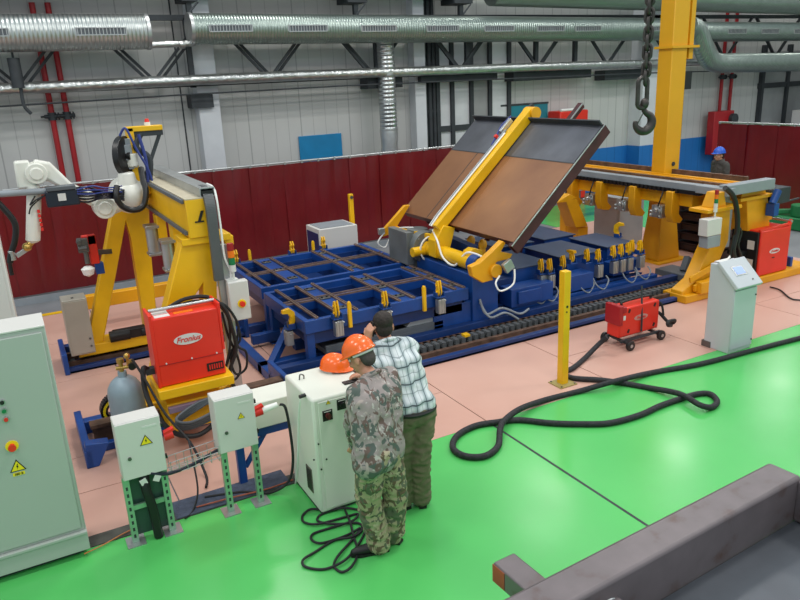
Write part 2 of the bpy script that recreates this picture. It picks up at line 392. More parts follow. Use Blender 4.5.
# window frame steel at far right
d = empty('window_1', (22.5, WY, 0)); d['kind'] = 'structure'
b = MB()
for x in (21.9, 23.2): b.box(x-.06, x+.06, WY-.14, WY, 1.2, 3.9)
for z in (2.65,): b.box(21.8, 25.5, WY-.12, WY, z-.08, z+.08)
b.build('window_frame', darkst, d)
b = MB(); b.box(22.0, 25.5, WY-.05, WY-.01, 1.2, 3.7); b.build('pane', paned, d)
b = MB(); b.cyl((23.3, 14.6, 1.6), (23.3, 14.6, 3.3), .2, seg=24); b.lathe((23.3, 14.6, 1.2), [(.35, 0), (.35, .5), (.2, .7)])
tag(b.build('vertical_duct', ductV), 'short vertical duct dropping to the white box behind the right curtain', 'duct')
b = MB(); b.box(22.7, 23.9, 14.2, 14.8, .6, 1.85)
tag(b.build('fan_box', lcab, bevel=.02), 'pale fan box behind the right red curtain', 'box')

# ------------------------------------------------------------------ welding curtains
def curtain(p0, p1, z0, z1, n, label):
    p0 = Vector(p0); p1 = Vector(p1); d = (p1-p0); L = d.length; d.normalize(); nrm = V(d.y, -d.x, 0)
    t = empty('welding_curtain', p0, label, 'curtain')
    b = MB(); b.cyl(p0+V(0, 0, z1), p1+V(0, 0, z1), .022, seg=12); b.build('curtain_rail', alu, t)
    k = max(2, int(L/3)+1)
    for i in range(k):
        q = p0 + d*(L*i/(k-1)) - nrm*.03
        b = MB(); b.cyl(q, q+V(0, 0, z1), .022, seg=10); b.box(q.x-.2, q.x+.2, q.y-.05, q.y+.05, 0, .02); b.build('rail_post', alu, t)
    wd = L/n
    for i in range(n):
        b = MB(); bm = b.bm; rows = 6; cols = 5; g = []
        ph = random.random()*6; amp = random.uniform(.004, .012)
        for r in range(rows+1):
            row = []
            for c in range(cols+1):
                s = (i + c/cols*1.06)*wd
                s = min(s, L)
                off = .012*(i % 2) + amp*math.sin(ph+c*1.4+r*.5) + .006*math.sin(r*1.3+i)
                q = p0 + d*s + nrm*off; row.append(bm.verts.new((q.x, q.y, z1-.03 - (z1-.03-z0)*r/rows)))
            g.append(row)
        for r in range(rows):
            for c in range(cols): bm.faces.new((g[r][c], g[r][c+1], g[r+1][c+1], g[r+1][c]))
        ext = bmesh.ops.extrude_face_region(bm, geom=bm.faces[:]); vs = [v for v in ext['geom'] if isinstance(v, bmesh.types.BMVert)]
        bmesh.ops.translate(bm, verts=vs, vec=nrm*.004)
        b.build('curtain_strip', curt, t)
        b = MB(); q = p0+d*((i+.1)*wd)+nrm*.012; b.obox(q+V(0, 0, z1-.012), (.035, .05, .05), Matrix.Rotation(math.atan2(d.y, d.x), 3, 'Z')); b.build('curtain_clip', alu, t)
curtain((-2.6, 13.42, 0), (9.3, 13.42, 0), .12, 1.93, 34, 'long dark red welding strip curtain running behind the robot and blue tables')
curtain((15.3, 11.8, 0), (15.3, 7.6, 0), .15, 2.05, 11, 'dark red welding strip curtain at the far right behind the gantry')
b = MB(); b.box(-2.7, 9.6, 13.3, 13.37, -.012, .10); tag(b.build('kerb_rail', gry), 'low grey kerb rail on the floor along the long red curtain', 'rail')

# ------------------------------------------------------------------ crane hook, yellow column
t = empty('crane_hook', (5.43, 5, 2.8), 'steel crane hook hanging on a heavy link chain at the top right', 'hook')
hx, hy = 5.4, 5.0
ch = M('chain_steel', '4E4A48', .45, .7, var=.2, scale=12)
z = 3.30; i = 0
while z < 4.5:
    b = MB(); a = (i % 2)*PI/2+.5; u = V(math.cos(a), math.sin(a), 0)
    pts = [V(hx, hy, z) + u*(.034*math.cos(q)) + V(0, 0, 1)*(.034*math.sin(q) + (.03 if math.sin(q) > 0 else -.03)) for q in [2*PI*k/14 for k in range(14)]]
    b.tube(pts, .0165, 8, close=True); b.build('chain_link', ch, t); z += .078; i += 1
b = MB(); pts = [V(hx-.035, hy, 3.17) + V(.05*math.cos(q), -.01*math.cos(q), .05*math.sin(q)+(.09 if math.sin(q) > 0 else -.09)) for q in [2*PI*k/20 for k in range(20)]]
b.tube(pts, .021, 8, close=True); b.build('oval_link', ch, t)
b = MB(); R = V(.95, -.3, 0).normalized(); c = V(hx+.0, hy, 2.92)
path = [c + V(0, 0, .13), c + V(0, 0, .09), c+R*.03+V(0, 0, .06)] + [c + R*(.085*math.cos(q)) + V(0, 0, .085*math.sin(q)-.02) for q in [math.radians(x) for x in range(45, -200, -18)]]
b.tube(spline(path, 4), lambda s: .02+.024*math.sin(PI*min(1, s*1.0)), 12); b.sph(c+V(0, 0, .15), .045, (.9, .9, 1.2)); b.build('hook_body', ch, t)
b = MB(); b.bar(c+V(0, 0, .08), c-R*.06+V(0, 0, -.03), .012, .006, (0, 1, 0)); b.build('safety_latch', steel, t)

cx, cy = 10.3, 8.98
t = empty('crane_column', (cx, cy, 0), 'tall thick yellow steel column with flared foot rising out of the picture', 'column')
ca = M('column_yellow', 'E2A514', .42, var=.05, scale=1.2)
hw, hd = .29, .2
b = MB()
def fr(z, a, d_, rot=.0):
    return [b.bm.verts.new((cx+sx*a, cy+sy*d_, z)) for sx, sy in ((-1, -1), (1, -1), (1, 1), (-1, 1))]
prev = None
for zz, a, d_ in ((.03, .27, .22), (.08, .27, .22), (.8, .2, .16), (1.2, .18, .15), (5.6, .18, .15)):
    r_ = fr(zz, a, d_)
    if prev:
        for k in range(4): b.bm.faces.new((prev[k], prev[(k+1) % 4], r_[(k+1) % 4], r_[k]))
    else: b.bm.faces.new(r_[::-1])
    prev = r_
b.bm.faces.new(prev); b.build('column_shaft', ca, t, .012)
b = MB(); b.box(cx-.38, cx+.38, cy-.34, cy+.34, 0, .03); b.build('base_plate', ca, t)
b = MB(); b.box(cx-.23, cx+.42, cy-.2, cy+.2, 3.68, 3.72); b.build('collar_plate', ca, t)
b = MB(); b.box(cx+.26, cx+.36, cy-.12, cy-.02, 3.5, 5.6); b.build('side_rail', ca, t)
b = MB(); b.box(cx+.18, cx+.4, cy-.1, cy+.1, 3.0, 3.3); b.cyl((cx+.22, cy-.1, 2.0), (cx+.22, cy-.1, 3.1), .012, seg=6); b.build('cable_box', blk, t)
b = MB(); q = V(cx+.02, cy-.15, 1.75); b.cyl(q, q+V(0, -.02, 0), .035, seg=14); b.build('bolt', darkst, t)

# ------------------------------------------------------------------ rails on the floor
def rail(y, x0, x1, label):
    t = empty('gantry_rail', (x0, y, 0), label, 'rail')
    b = MB(); b.box(x0, x1, y-.30, y-.22, 0, .07); b.box(x0, x1, y+.22, y+.34, 0, .2); b.box(x0, x1, y-.3, y+.3, 0, .03); b.build('base_channel', blueD, t, .004)
    b = MB(); b.box(x0+.05, x1, y-.16, y-.1, .03, .10); b.box(x0+.05, x1, y-.19, y-.07, .03, .05); b.box(x0+.05, x1, y+.12, y+.18, .03, .13); b.build('rail_head', brn, t)
    b = MB(); x = x0+.1
    while x < x1: b.box(x, x+.05, y-.06, y+.06, .03, .075); x += .1
    b.build('rack_teeth', steel, t)
    for xx in (x0, x1-.06):
        b = MB(); b.box(xx, xx+.06, y-.34, y+.36, 0, .28); b.build('end_stop', blue, t, .01)
    return t
rail(7.32, 2.3, 11.2, 'long blue based floor rail in front of the blue tables with brown rail heads')
rail(9.72, .2, 2.6, 'blue floor rail carrying the far leg of the left gantry')
# drag chain on rail
t = empty('drag_chain', (1.4, 7.12, .1), 'grey plastic cable drag chain lying in the near floor rail', 'cable chain')
b = MB(); x = 1.2
while x < 10.2:
    b.box(x, x+.085, 7.33, 7.47, .06, .12); b.box(x+.012, x+.072, 7.31, 7.49, .05, .13); x += .1
b.build('chain_body', M('chain_grey', '55585A', .5), t)
b = MB(); b.box(4.86, 4.94, 7.31, 7.4, .13, .16); b.build('yellow_marker', yel, t)
# near rail left end with blue wedge
t = empty('rail_end', (.2, 7.0, 0), 'blue folded end stop of the near rail beside the grey gas bottle', 'rail')
b = MB(); b.poly([(.17, 6.72, 0), (.28, 6.72, .0), (.40, 6.72, .22), (.19, 6.72, .25)], (0, .12, 0)); b.box(.17, .24, 6.72, 7.75, 0, .18); b.box(.2, 1.9, 7.5, 7.62, 0, .14); b.box(.2, 2.3, 7.0, 7.08, 0, .08); b.build('end_plate', blue, t, .008)
b = MB(); b.box(.3, 2.3, 7.18, 7.24, .0, .2); b.box(.28, 2.3, 7.14, 7.28, .2, .235); b.build('rail_head', brn, t)
b = MB(); b.box(.3, 2.3, 7.35, 7.5, .06, .12); b.build('base_strip', steel, t)
# curved drag chain loop (left)
t = empty('drag_chain', (.5, 7.6, .1), 'black drag chain with yellow dots curling up beside the grey gas bottle', 'cable chain')
b = MB()
pp = spline([(1.1, 7.4, .10), (.65, 7.4, .10), (.5, 7.4, .15), (.44, 7.4, .25), (.49, 7.4, .35), (.62, 7.4, .39), (1.0, 7.4, .39)], 5)
for a, c in zip(pp, pp[1:]):
    b.bar(a, a.lerp(c, .85), .12, .07, (0, 0, 1)) if abs((c-a).normalized().z) < .95 else b.bar(a, a.lerp(c, .85), .12, .07, (1, 0, 0))
k = b.build('chain_body', blk, t)
for a, c in zip(pp[8:-8], pp[9:-8]):
    yb = MB(); yb.cyl(a.lerp(c, .42)+V(0, -.065, 0), a.lerp(c, .42)+V(0, -.058, 0), .014, seg=8); yb.build('yellow_pin', yflat, k)

# ------------------------------------------------------------------ blue fixture tables
def clamp(parent, p, kind=0, yaw=0, cyl=True):
    """bolted toggle clamp: p = top of table edge, cylinder hangs below, arm sticks up; built facing -Y"""
    p = Vector(p); R = Matrix.Rotation(yaw, 3, 'Z')
    def q(x, y, z): return p + R @ V(x, y, z)
    b = MB(); b.obox(q(0, -.06, -.02), (.13, .12, .012), R); b.obox(q(.055, -.06, .01), (.01, .09, .07), R); b.obox(q(-.055, -.06, .01), (.01, .09, .07), R)
    base = b.build('clamp', blue, parent, .002)
    if cyl:
        b = MB(); b.obox(q(0, -.09, -.14), (.105, .085, .19), R)
        for s in (-1, 0, 1): b.obox(q(s*.036, -.135, -.14), (.012, .012, .19), R)
        b.cyl(q(.06, -.09, -.08), q(.085, -.09, -.08), .012, seg=8)
        b.build('air_cylinder', alu, base, .003)
        b = MB(); b.cyl(q(0, -.09, -.05), q(0, -.09, .07), .012, seg=10); b.build('piston_rod', steel, base)
    b = MB()
    if kind == 0:   # knuckle arm
        pr = [(-.02, 0), (.035, .0), (.045, .06), (.03, .09), (.05, .14), (.02, .19), (-.01, .20), (-.025, .15), (-.035, .10), (-.04, .04)]
    elif kind == 1:  # T handle
        pr = [(-.02, 0), (.02, 0), (.03, .08), (.03, .13), (.09, .14), (.09, .17), (-.06, .18), (-.07, .14), (-.02, .12), (-.04, .06)]
    elif kind == 2:  # open claw
        pr = [(-.03, 0), (.03, .0), (.07, .08), (.06, .18), (.0, .235), (-.09, .22), (-.10, .18), (-.03, .17), (.01, .13), (-.01, .07)]
    for s in (-1, 1):
        b.poly([q(s*.018-.009, -.06+a*1.0, z) for a, z in pr], R @ V(.018, 0, 0))
    b.cyl(q(-.045, -.06, .045), q(.045, -.06, .045), .014, seg=10); b.cyl(q(-.04, -.05, .13), q(.04, -.05, .13), .012, seg=10)
    b.build('clamp_arm', yel, base, .003)
    return base
def pin(parent, p, h, below=.1, w=.045):
    b = MB(); p = Vector(p)
    b.poly([(p.x-w/2, p.y, p.z-below), (p.x+w/2, p.y, p.z-below), (p.x+w/2, p.y, p.z+h-.03), (p.x+w/4, p.y, p.z+h), (p.x-w/4, p.y, p.z+h), (p.x-w/2, p.y, p.z+h-.03)], (0, -.04, 0))
    return b.build('locating_bar', yel, parent, .004)
TZ = .70
def table(x0, x1, y0, y1, label, railx, legs, gx_, gy_):
    t = empty('fixture_table', ((x0+x1)/2, (y0+y1)/2, 0), label, 'work table', 'blue fixture tables')
    b = MB(); w = .07; hh = .17
    b.box(x0, x1, y0, y0+w, TZ-hh, TZ-.01); b.box(x0, x1, y1-w, y1, TZ-hh, TZ-.01)
    b.box(x0, x0+w, y0+w, y1-w, TZ-hh, TZ-.01); b.box(x1-w, x1, y0+w, y1-w, TZ-hh, TZ-.01)
    for x in gx_: b.box(x-.11, x+.11, y0+w, y1-w, TZ-.13, TZ-.015)
    for y in gy_: b.box(x0+w, x1-w, y-.06, y+.06, TZ-.13, TZ-.02)
    b.build('table_frame', blue, t, .005)
    b = MB(); b.box(x0+w+.03, x1-w-.03, y0+w+.03, y1-w-.03, TZ-.33, TZ-.31)
    b.box(x0+w-.01, x0+w+.035, y0+w, y1-w, TZ-.33, TZ-.1); b.box(x1-w-.035, x1-w+.01, y0+w, y1-w, TZ-.33, TZ-.1); b.box(x0+w, x1-w, y0+w-.01, y0+w+.035, TZ-.33, TZ-.1); b.box(x0+w, x1-w, y1-w-.035, y1-w+.01, TZ-.33, TZ-.1)
    for x in gx_:
        for sx in (-.105, .105): b.box(x+sx-.005, x+sx+.005, y0+w, y1-w, TZ-.31, TZ-.12)
    b.build('inner_pan', blueD, t)  # darker blue than the frame: shade of the deep pockets put into the colour
    for x in railx:
        b = MB(); b.box(x-.022, x+.022, y0+.03, y1-.03, TZ-.015, TZ+.012); r = b.build('slotted_rail', railst, t, .003)
        b = MB(); b.box(x-.006, x+.006, y0+.03, y1-.03, TZ+.012, TZ+.0145); b.build('rail_slot', blk, r)
    for y in gy_:
        for s in (-.05, .05):
            b = MB(); b.box(x0+.05, x1-.05, y+s-.01, y+s+.01, TZ-.02, TZ+.002); b.build('cross_strip', railst, t)
    for x in gx_:
        for k in range(3):
            y = y0+.25+k*(y1-y0-.5)/2; b = MB(); b.box(x-.07, x+.07, y-.05, y+.05, TZ-.015, TZ+.004); o = b.build('stop_block', steel, t, .004)
            b = MB(); b.cyl((x-.035, y, TZ+.004), (x-.035, y, TZ+.014), .016, seg=10); b.cyl((x+.035, y, TZ+.004), (x+.035, y, TZ+.014), .016, seg=10); b.build('bolt', blk, o)
    for x, y in legs:
        b = MB(); b.box(x-.05, x+.05, y-.05, y+.05, 0, TZ-hh); b.box(x-.1, x+.1, y-.1, y+.1, 0, .02); b.build('leg', blue, t, .005)
    return t
tf = table(2.78, 5.12, 7.6, 9.12, 'front blue steel fixture table nearest the man in the checked shirt', [2.95, 3.24, 3.48, 4.09, 4.30, 4.93, 5.07], [(2.86, 7.7), (2.86, 9.0), (4.9, 9.0), (4.9, 7.75)], (3.36, 4.19, 4.99), (8.42,))
tb = table(2.82, 5.2, 9.34, 11.0, 'rear blue steel fixture table closest to the long red curtain', [2.95, 3.24, 3.52, 4.25, 4.42, 5.05], [(2.92, 9.42), (2.92, 10.9), (5.0, 10.9), (5.0, 9.42)], (3.38, 4.33), (10.15,))
clamp(tf, (3.17, 7.6, TZ)); clamp(tf, (3.83, 7.6, TZ)); clamp(tf, (4.62, 7.6, TZ))
pin(tf, (3.36, 7.6, TZ), .14, .19); pin(tf, (4.42, 7.6, TZ), .15, .19)
clamp(tf, (2.78, 7.95, .55), 2, -PI/2)
for x in (2.98, AZ(290, 249, .75).x, 4.5): clamp(tb, (x, 11.0, TZ), 0, PI, False)
pin(tb, (3.2, 11.04, TZ), .18, 0); pin(tb, (4.3, 11.04, TZ), .16, 0)
# lower structure under the tables
b = MB()
b.box(2.3, 5.2, 7.95, 8.1, .0, .12); b.box(2.3, 2.42, 7.62, 9.6, 0, .12); b.box(2.95, 5.1, 8.5, 8.62, .0, .12); b.box(2.36, 5.2, 9.5, 9.62, 0, .12)
b.box(2.5, 2.9, 8.9, 9.0, .05, .18); b.bar((2.45, 8.0, .1), (2.86, 8.3, .48), .09, .09)
tag(b.build('floor_frame', blue, bevel=.005), 'low blue floor frame under the two fixture tables', 'frame')
t = empty('transfer_trolley', (4.0, 8.1, 0), 'dark grey low trolley tray under the front fixture table', 'trolley')
b = MB(); b.box(3.05, 4.75, 7.66, 8.4, .18, .24); b.box(3.05, 4.75, 7.66, 7.7, .24, .3); b.build('tray', dgry, t, .005)
b = MB(); b.poly([(4.2, 7.68, .3), (4.75, 7.68, .3), (4.62, 7.68, .42), (4.3, 7.68, .42)], (0, .5, 0)); b.build('guide_wedge', gry, t, .006)
for x in (3.2, 4.6):
    for y in (7.8, 8.3): b = MB(); b.cyl((x, y-.03, .09), (x, y+.03, .09), .085, seg=16); b.build('wheel', blk, t)
# box and post behind rear table
t = empty('control_box', (4.75, 11.4, 0), 'white and blue control box standing behind the rear fixture table', 'cabinet')
b = MB(); b.box(4.48, 5.2, 11.15, 11.75, 0, 1.0); b.build('case', lcab, t, .01)
b = MB(); b.box(4.472, 4.48, 11.2, 11.7, .3, .92); b.build('side_panel', M('navy', '23285E', .5), t)
b = MB(); b.box(4.54, 5.14, 11.2, 11.7, 1.0, 1.012); b.build('top_plate', gry, t)
t = empty('marker_post', (5.2, 11.9, 0), 'short yellow post with a bolt hole behind the white and blue control box', 'post')
b = MB(); b.box(5.41, 5.49, 11.86, 11.94, 0, 1.42); b.build('post', yel, t, .01)
b = MB(); b.cyl((5.45, 11.86, 1.36), (5.45, 11.845, 1.36), .03, seg=12); b.build('bolt', steel, t)

# ------------------------------------------------------------------ machine base with tilting manipulator
t = empty('tilting_manipulator', (5.5, 8.0, 0), 'blue based tilting manipulator with long yellow arm holding the rusty steel plate', 'manipulator')
b = MB(); b.box(5.2, 5.62, 7.62, 9.1, 0, .84); b.box(4.6, 5.2, 7.66, 7.72, 0, .48); b.build('base', blue, t, .008)
b = MB(); b.box(4.3, 8.8, 7.68, 7.8, .03, .24); b.box(4.3, 8.8, 7.64, 7.68, .0, .06); b.build('base_rail', blue, t, .006)
AXX, AXZ = 5.33, .96
b = MB(); b.cyl((AXX, 7.42, AXZ), (AXX, 9.0, AXZ), .105, seg=28); b.build('pivot_shaft', yel, t)
b = MB(); b.cyl((AXX, 7.62, AXZ), (AXX, 7.78, AXZ), .135, seg=28); b.box(AXX-.12, AXX+.12, 7.64, 7.76, .8, AXZ); b.build('bearing_block', blue, t, .006)
b = MB(); b.cyl((AXX, 9.02, AXZ), (AXX, 9.12, AXZ), .13, seg=28); b.build('bearing_block', blue, t)
# gearbox
b = MB(); b.box(5.14, 5.62, 9.15, 9.65, .35, 1.12); b.box(5.05, 5.16, 9.12, 9.7, .7, 1.2); b.cyl((5.4, 9.4, 1.1), (5.4, 9.4, 1.18), .16, seg=20); b.box(5.45, 5.6, 9.05, 9.15, .5, 1.2); b.cyl((AXX, 9.0, AXZ), (AXX, 9.16, AXZ), .24, seg=28); b.cyl((AXX, 8.97, AXZ), (AXX, 9.05, AXZ), .15, seg=24)
for k in range(8): b.cyl((AXX+.2*math.cos(k*PI/4), 8.985, AXZ+.2*math.sin(k*PI/4)), (AXX+.2*math.cos(k*PI/4), 9.02, AXZ+.2*math.sin(k*PI/4)), .018, seg=8)
b.build('gearbox', M('gearbox_grey', '777C7C', .45, .2, var=.1), t, .02)
# plate frame: u along slope
C0 = V(5.5, 7.12, 1.34); TH = math.atan2(1.35, 1.45); U = V(math.cos(TH), 0, math.sin(TH)); NN = V(-math.sin(TH), 0, math.cos(TH)); W = V(0, 1, 0)
Rp = Matrix((U, W, NN)).transposed(); LEN = 1.99; WID = 2.9
def PP(u, v, n=0): return C0 + U*u + W*v + NN*n
# main arm lies on the upper face
va = 1.53
b = MB(); b.bar(PP(-.18, va, .12), PP(LEN+.12, va, .09), .15, .15, NN); b.build('arm', yel, t, .01)
b = MB(); b.poly([V(AXX-.13, 7.12+va-.1, AXZ-.06), V(AXX+.08, 7.12+va-.1, AXZ-.08), V(AXX+.22, 7.12+va-.1, 1.30), V(AXX+.02, 7.12+va-.1, 1.36), V(AXX-.13, 7.12+va-.1, 1.15)], (0, .2, 0)); b.build('arm_root', yel, t, .01)
b = MB(); b.cyl(PP(LEN+.12, va-.11, .06), PP(LEN+.12, va+.11, .06), .09, seg=20); b.build('arm_tip', yelR, t)
b = MB(); b.bar(PP(LEN-.05, va+.15, .05), PP(LEN+.3, va+.15, .05), .06, .05, NN); b.bar(PP(LEN+.05, va+.12, -.3), PP(LEN+.2, va+.12, .1), .05, .06, W); b.build('tip_linkage', darkst, t)
for dv in (.03, .075):
    b = MB(); b.tube([PP(-.2, va+dv, .2), PP(0, va+dv, .215), PP(LEN-.4, va+dv, .19)], .013, 8); b.build('hose', wht, t)
b = MB(); b.tube([PP(-.2, va+.052, .2), PP(0, va+.052, .22), PP(LEN-.35, va+.052, .20)], .016, 8); b.build('hose', gry, t)
b = MB(); b.obox(PP(LEN-.28, va+.12, .2), (.26, .07, .07), Rp); b.build('valve_block', alu, t, .006)
b = MB(); b.cyl(PP(LEN-.5, va+.12, .1), PP(LEN-.5, va+.12, .24), .03, seg=12); b.build('valve_knob', red, t)
b = MB(); b.tube([PP(LEN-.1, va+.14, .22), PP(LEN-.3, va+.16, .24), PP(LEN-.65, va+.1, .2)], .014, 8); b.build('valve_hose', lblue, t)
# lower cross arms carrying the edge
b = MB(); b.cyl((AXX, 7.45, AXZ), (AXX, 7.25, AXZ), .09, seg=20); b.poly([AY(x, y, 7.3) for x, y in ((471, 267), (480, 263), (492, 252), (503, 241), (506, 243), (501, 252), (513, 254), (510, 259), (497, 262), (490, 272), (494, 280), (483, 283), (473, 277))], (0, .10, 0)); b.build('edge_hook', yelR, t, .01)
b = MB(); b.bar((AXX-.03, 9.0, AXZ+.1), (AXX-.05, 9.9, 1.12), .06, .08); b.poly([V(AXX-.3, 9.85, 1.02), V(AXX-.12, 9.85, 1.05), PP(.12, 2.73, .06), PP(.05, 2.73, .13), V(AXX-.32, 9.85, 1.1)], (0, .06, 0)); b.build('edge_hook', yelR, t, .008)
b = MB(); b.bar((AXX-.05, 9.86, 1.1), (AXX+.0, 8.7, 1.16), .05, .07); b.build('tie_bar', yel, t, .004)
b = MB(); b.obox(V(AXX+.14, 7.2, 1.02), (.14, .06, .14), Matrix.Rotation(-.5, 3, 'Y')); b.obox(V(AXX-.34, 9.82, 1.12), (.1, .06, .1)); b.build('valve_block', alu, t, .006)
b = MB(); b.tube(spline([(AXX+.02, 7.22, .9), (AXX-.1, 7.14, .84), (AXX-.05, 7.1, .74), (AXX+.15, 7.1, .8), (AXX+.2, 7.14, .98)], 8), .012, 8); b.tube(spline([(AXX-.3, 9.8, 1.1), (AXX-.42, 9.8, .95), (AXX-.3, 9.8, .86), (AXX-.2, 9.8, 1.0), (AXX-.1, 9.7, 1.15), (AXX, 9.4, 1.2)], 8), .012, 8)
b.tube(spline([PP(-.2, va+.12, .08), (AXX-.12, 8.5, 1.15), (AXX-.13, 8.35, .95), (AXX-.1, 8.1, .88), (AXX-.05, 7.9, 1.08), (AXX, 7.75, 1.1), (AXX, 7.5, 1.08)], 8), .015, 8)
b.tube([V(AXX, 9.0, AXZ)+V(-.0, -.12, 0)+V(.19*math.cos(k*PI/10), 0, .19*math.sin(k*PI/10)) for k in range(3, 19)], .014, 8); b.build('hose', wht, t)
b = MB(); b.cyl((AXX-.3, 8.93, AXZ-.02), (AXX-.05, 8.93, AXZ-.02), .07, seg=20); b.build('end_cap', yel, t)
# bracket on shaft
b = MB(); b.poly([AY(x, y, 7.95) for x, y in ((466, 262), (469, 252), (474, 248.5), (482, 250), (484, 262), (480, 263), (478, 256), (473, 255), (470, 263))], (0, .14, 0)); b.build('support_bracket', yel, t, .006)
b = MB(); b.bar((5.7, 8.3, .9), (5.75, 9.4, .95), .12, .3); b.box(5.66, 6.1, 7.9, 9.6, .4, .6); b.build('inner_frame', blueD, t)
for y in (8.3, 8.6, 9.2): b = MB(); b.sph((5.85, y, 1.05), .07, (1, .7, 1.2)); b.obox(V(5.83, y, .95), (.1, .06, .16)); b.build('edge_clamp', yelR, t)
b = MB(); b.tube(spline([(5.3, 7.6, .5), (5.35, 7.52, .3), (5.6, 7.5, .34), (5.9, 7.5, .2), (6.1, 7.55, .22)], 8), .016, 8); b.tube(spline([(5.3, 7.6, .46), (5.38, 7.48, .26), (5.62, 7.46, .28), (5.85, 7.46, .14)], 8), .016, 8); b.build('air_hose', gry, t)

# steel plate (held by the manipulator: a thing of its own)
t = empty('steel_plate', C0, 'large brown and dark blue steel plate tilted up on the manipulator', 'plate')
plm = M('mill_scale_steel', '7A5238', .42, .25, var=.1, scale=1.1); N, L, bb = nodes(plm)
tc = [n for n in N if n.type == 'TEX_COORD'][0]; rr = [n for n in N if n.type == 'VALTORGB'][0]
rr.color_ramp.elements[0].color = lin('7C5238'); rr.color_ramp.elements[1].color = lin('9A6C48'); e = rr.color_ramp.elements.new(.86); e.color = lin('B87A3A')
dk = M('blued_steel', '666972', .34, .5, var=.18, scale=1.6, bump=.04, bscale=12)
b = MB(); b.obox(PP(.66, WID/2, 0), (1.32, WID, .02), Rp); b.build('rust_sheet', plm, t)
b = MB(); b.obox(PP(1.32+.335, WID/2, 0), (.67, WID, .02), Rp); b.build('blued_sheet', dk, t)
b = MB(); b.obox(PP(1.32, WID/2, .011), (.014, WID, .006), Rp); b.obox(PP(.66, WID*.74, .011), (1.32, .012, .004), Rp); b.build('weld_seam', darkst, t)
b = MB(); b.obox(PP(LEN-.01, WID/2, .05), (.02, WID, .10), Rp); b.build('top_flange', darkst, t)
b = MB(); b.obox(PP(.01, WID/2, -.06), (.02, WID, .1), Rp); b.build('bottom_flange', maroon, t)
b = MB(); b.obox(PP(LEN/2-.02, .07, -.08), (LEN+.08, .012, .14), Rp); b.obox(PP(LEN/2-.02, .03, -.15), (LEN+.08, .08, .012), Rp); b.obox(PP(LEN/2-.02, .02, -.01), (LEN+.08, .06, .012), Rp); b.obox(PP(LEN/2-.02, -.01, -.08), (LEN+.08, .012, .14), Rp); b.build('edge_channel', maroon, t)
b = MB(); b.obox(PP(LEN/2-.02, -.018, .0), (LEN+.08, .01, .012), Rp); b.build('bright_edge', alu, t)
for v in (.75, 1.5, 2.3):
    b = MB(); b.obox(PP(LEN/2, v, -.09), (LEN, .014, .15), Rp); b.obox(PP(LEN/2, v, -.165), (LEN, .1, .012), Rp); b.build('stiffener', maroon, t)
# second jib behind plate
t = empty('support_jib', (6.9, 6.9, 0), 'dark red steel bar sticking up behind the top right edge of the tilted plate', 'bar')
p1 = AY(578, 140, 9.2); p2 = AY(600, 104, 9.2) if False else AY(579, 105, 9.2)
b = MB(); b.bar(V(6.9, 9.0, .3), V(7.45, 9.0, 1.9), .12, .12); b.bar(V(7.3, 9.0, 1.9), p2+V(.05, 0, 0), .09, .09); b.build('bar', maroon, t)
b = MB(); b.bar(V(7.27, 8.94, 1.93), p2+V(.02, -.06, 0.02), .015, .02); b.build('bright_edge', alu, t)

# ------------------------------------------------------------------ right fixtures
def fixture(x0, x1, y0, y1, label, boxes=()):
    t = empty('fixture_block', ((x0+x1)/2, (y0+y1)/2, 0), label, 'work table')
    b = MB(); b.box(x0, x1, y0, y1, TZ-.012, TZ+.006); b.build('top_plate', slate, t, .003)
    b = MB(); b.box(x0+.03, x1-.03, y0+.02, y0+.1, .3, TZ-.012); b.box(x0+.03, x1-.03, y1-.1, y1-.02, .3, TZ-.012); b.box(x0+.03, x0+.1, y0+.1, y1-.1, .3, TZ-.012); b.box(x1-.1, x1-.03, y0+.1, y1-.1, .3, TZ-.012)
    b.box(x0+.05, x1-.05, y0+.1, y1-.1, .15, .5); b.build('frame', blue, t, .004)
    for x in (x0+.08, x1-.08):
        for y in (y0+.1, y1-.1): b = MB(); b.box(x-.04, x+.04, y-.04, y+.04, 0, .3); b.build('leg', blue, t)
    for bx in boxes: b = MB(); b.box(*bx); b.build('side_box', blue, t, .006)
    return t
fA = fixture(6.1, 6.84, 7.95, 8.9, 'blue fixture block with dark top nearest the tilted plate corner', [(5.85, 6.6, 7.62, 7.9, .26, .52), (5.95, 6.35, 7.58, 7.62, .3, .48)])
fB = fixture(7.1, 7.9, 8.0, 8.95, 'blue fixture block with dark top second from the tilted plate', [(7.0, 7.45, 7.7, 7.98, .26, .5)])
fC = fixture(8.1, 8.72, 8.1, 9.0, 'blue fixture block with dark top in front of the pale grey cabinet', [(8.0, 8.6, 7.85, 8.08, .3, .5)])
fD = fixture(7.7, 8.4, 9.15, 10.1, 'blue fixture block with dark top in the back row beside the yellow inclined leg')
fE = fixture(6.75, 7.5, 9.15, 10.1, 'blue fixture block with dark top mostly hidden under the tilted plate')
CL = .62
clamp(fA, (6.66, 7.84, CL)); clamp(fA, (6.93, 7.86, CL)); clamp(fA, (6.55, 7.9, CL), 0)
clamp(fB, (7.08, 7.84, CL+.08), 1, cyl=False); clamp(fB, (7.6, 7.84, CL)); clamp(fB, (7.48, 7.95, CL), cyl=False)
for x in (7.93, 8.09, 8.25, 8.5): clamp(fC, (x, 7.86, CL))
clamp(fC, (8.42, 7.95, CL), cyl=False)
clamp(fC, (8.75, 8.6, TZ+.02), 2, .4, False)
for f, ps in ((fA, (6.3, 6.5)), (fB, (7.2, 7.5)), (fC, (8.1, 8.4))):
    b = MB()
    for x in ps: b.tube(spline([(x, 7.78, .4), (x+.02, 7.7, .28), (x+.15, 7.68, .2), (x+.28, 7.72, .3), (x+.3, 7.8, .36)], 6), .012, 6)
    b.build('air_hose', gry, f)
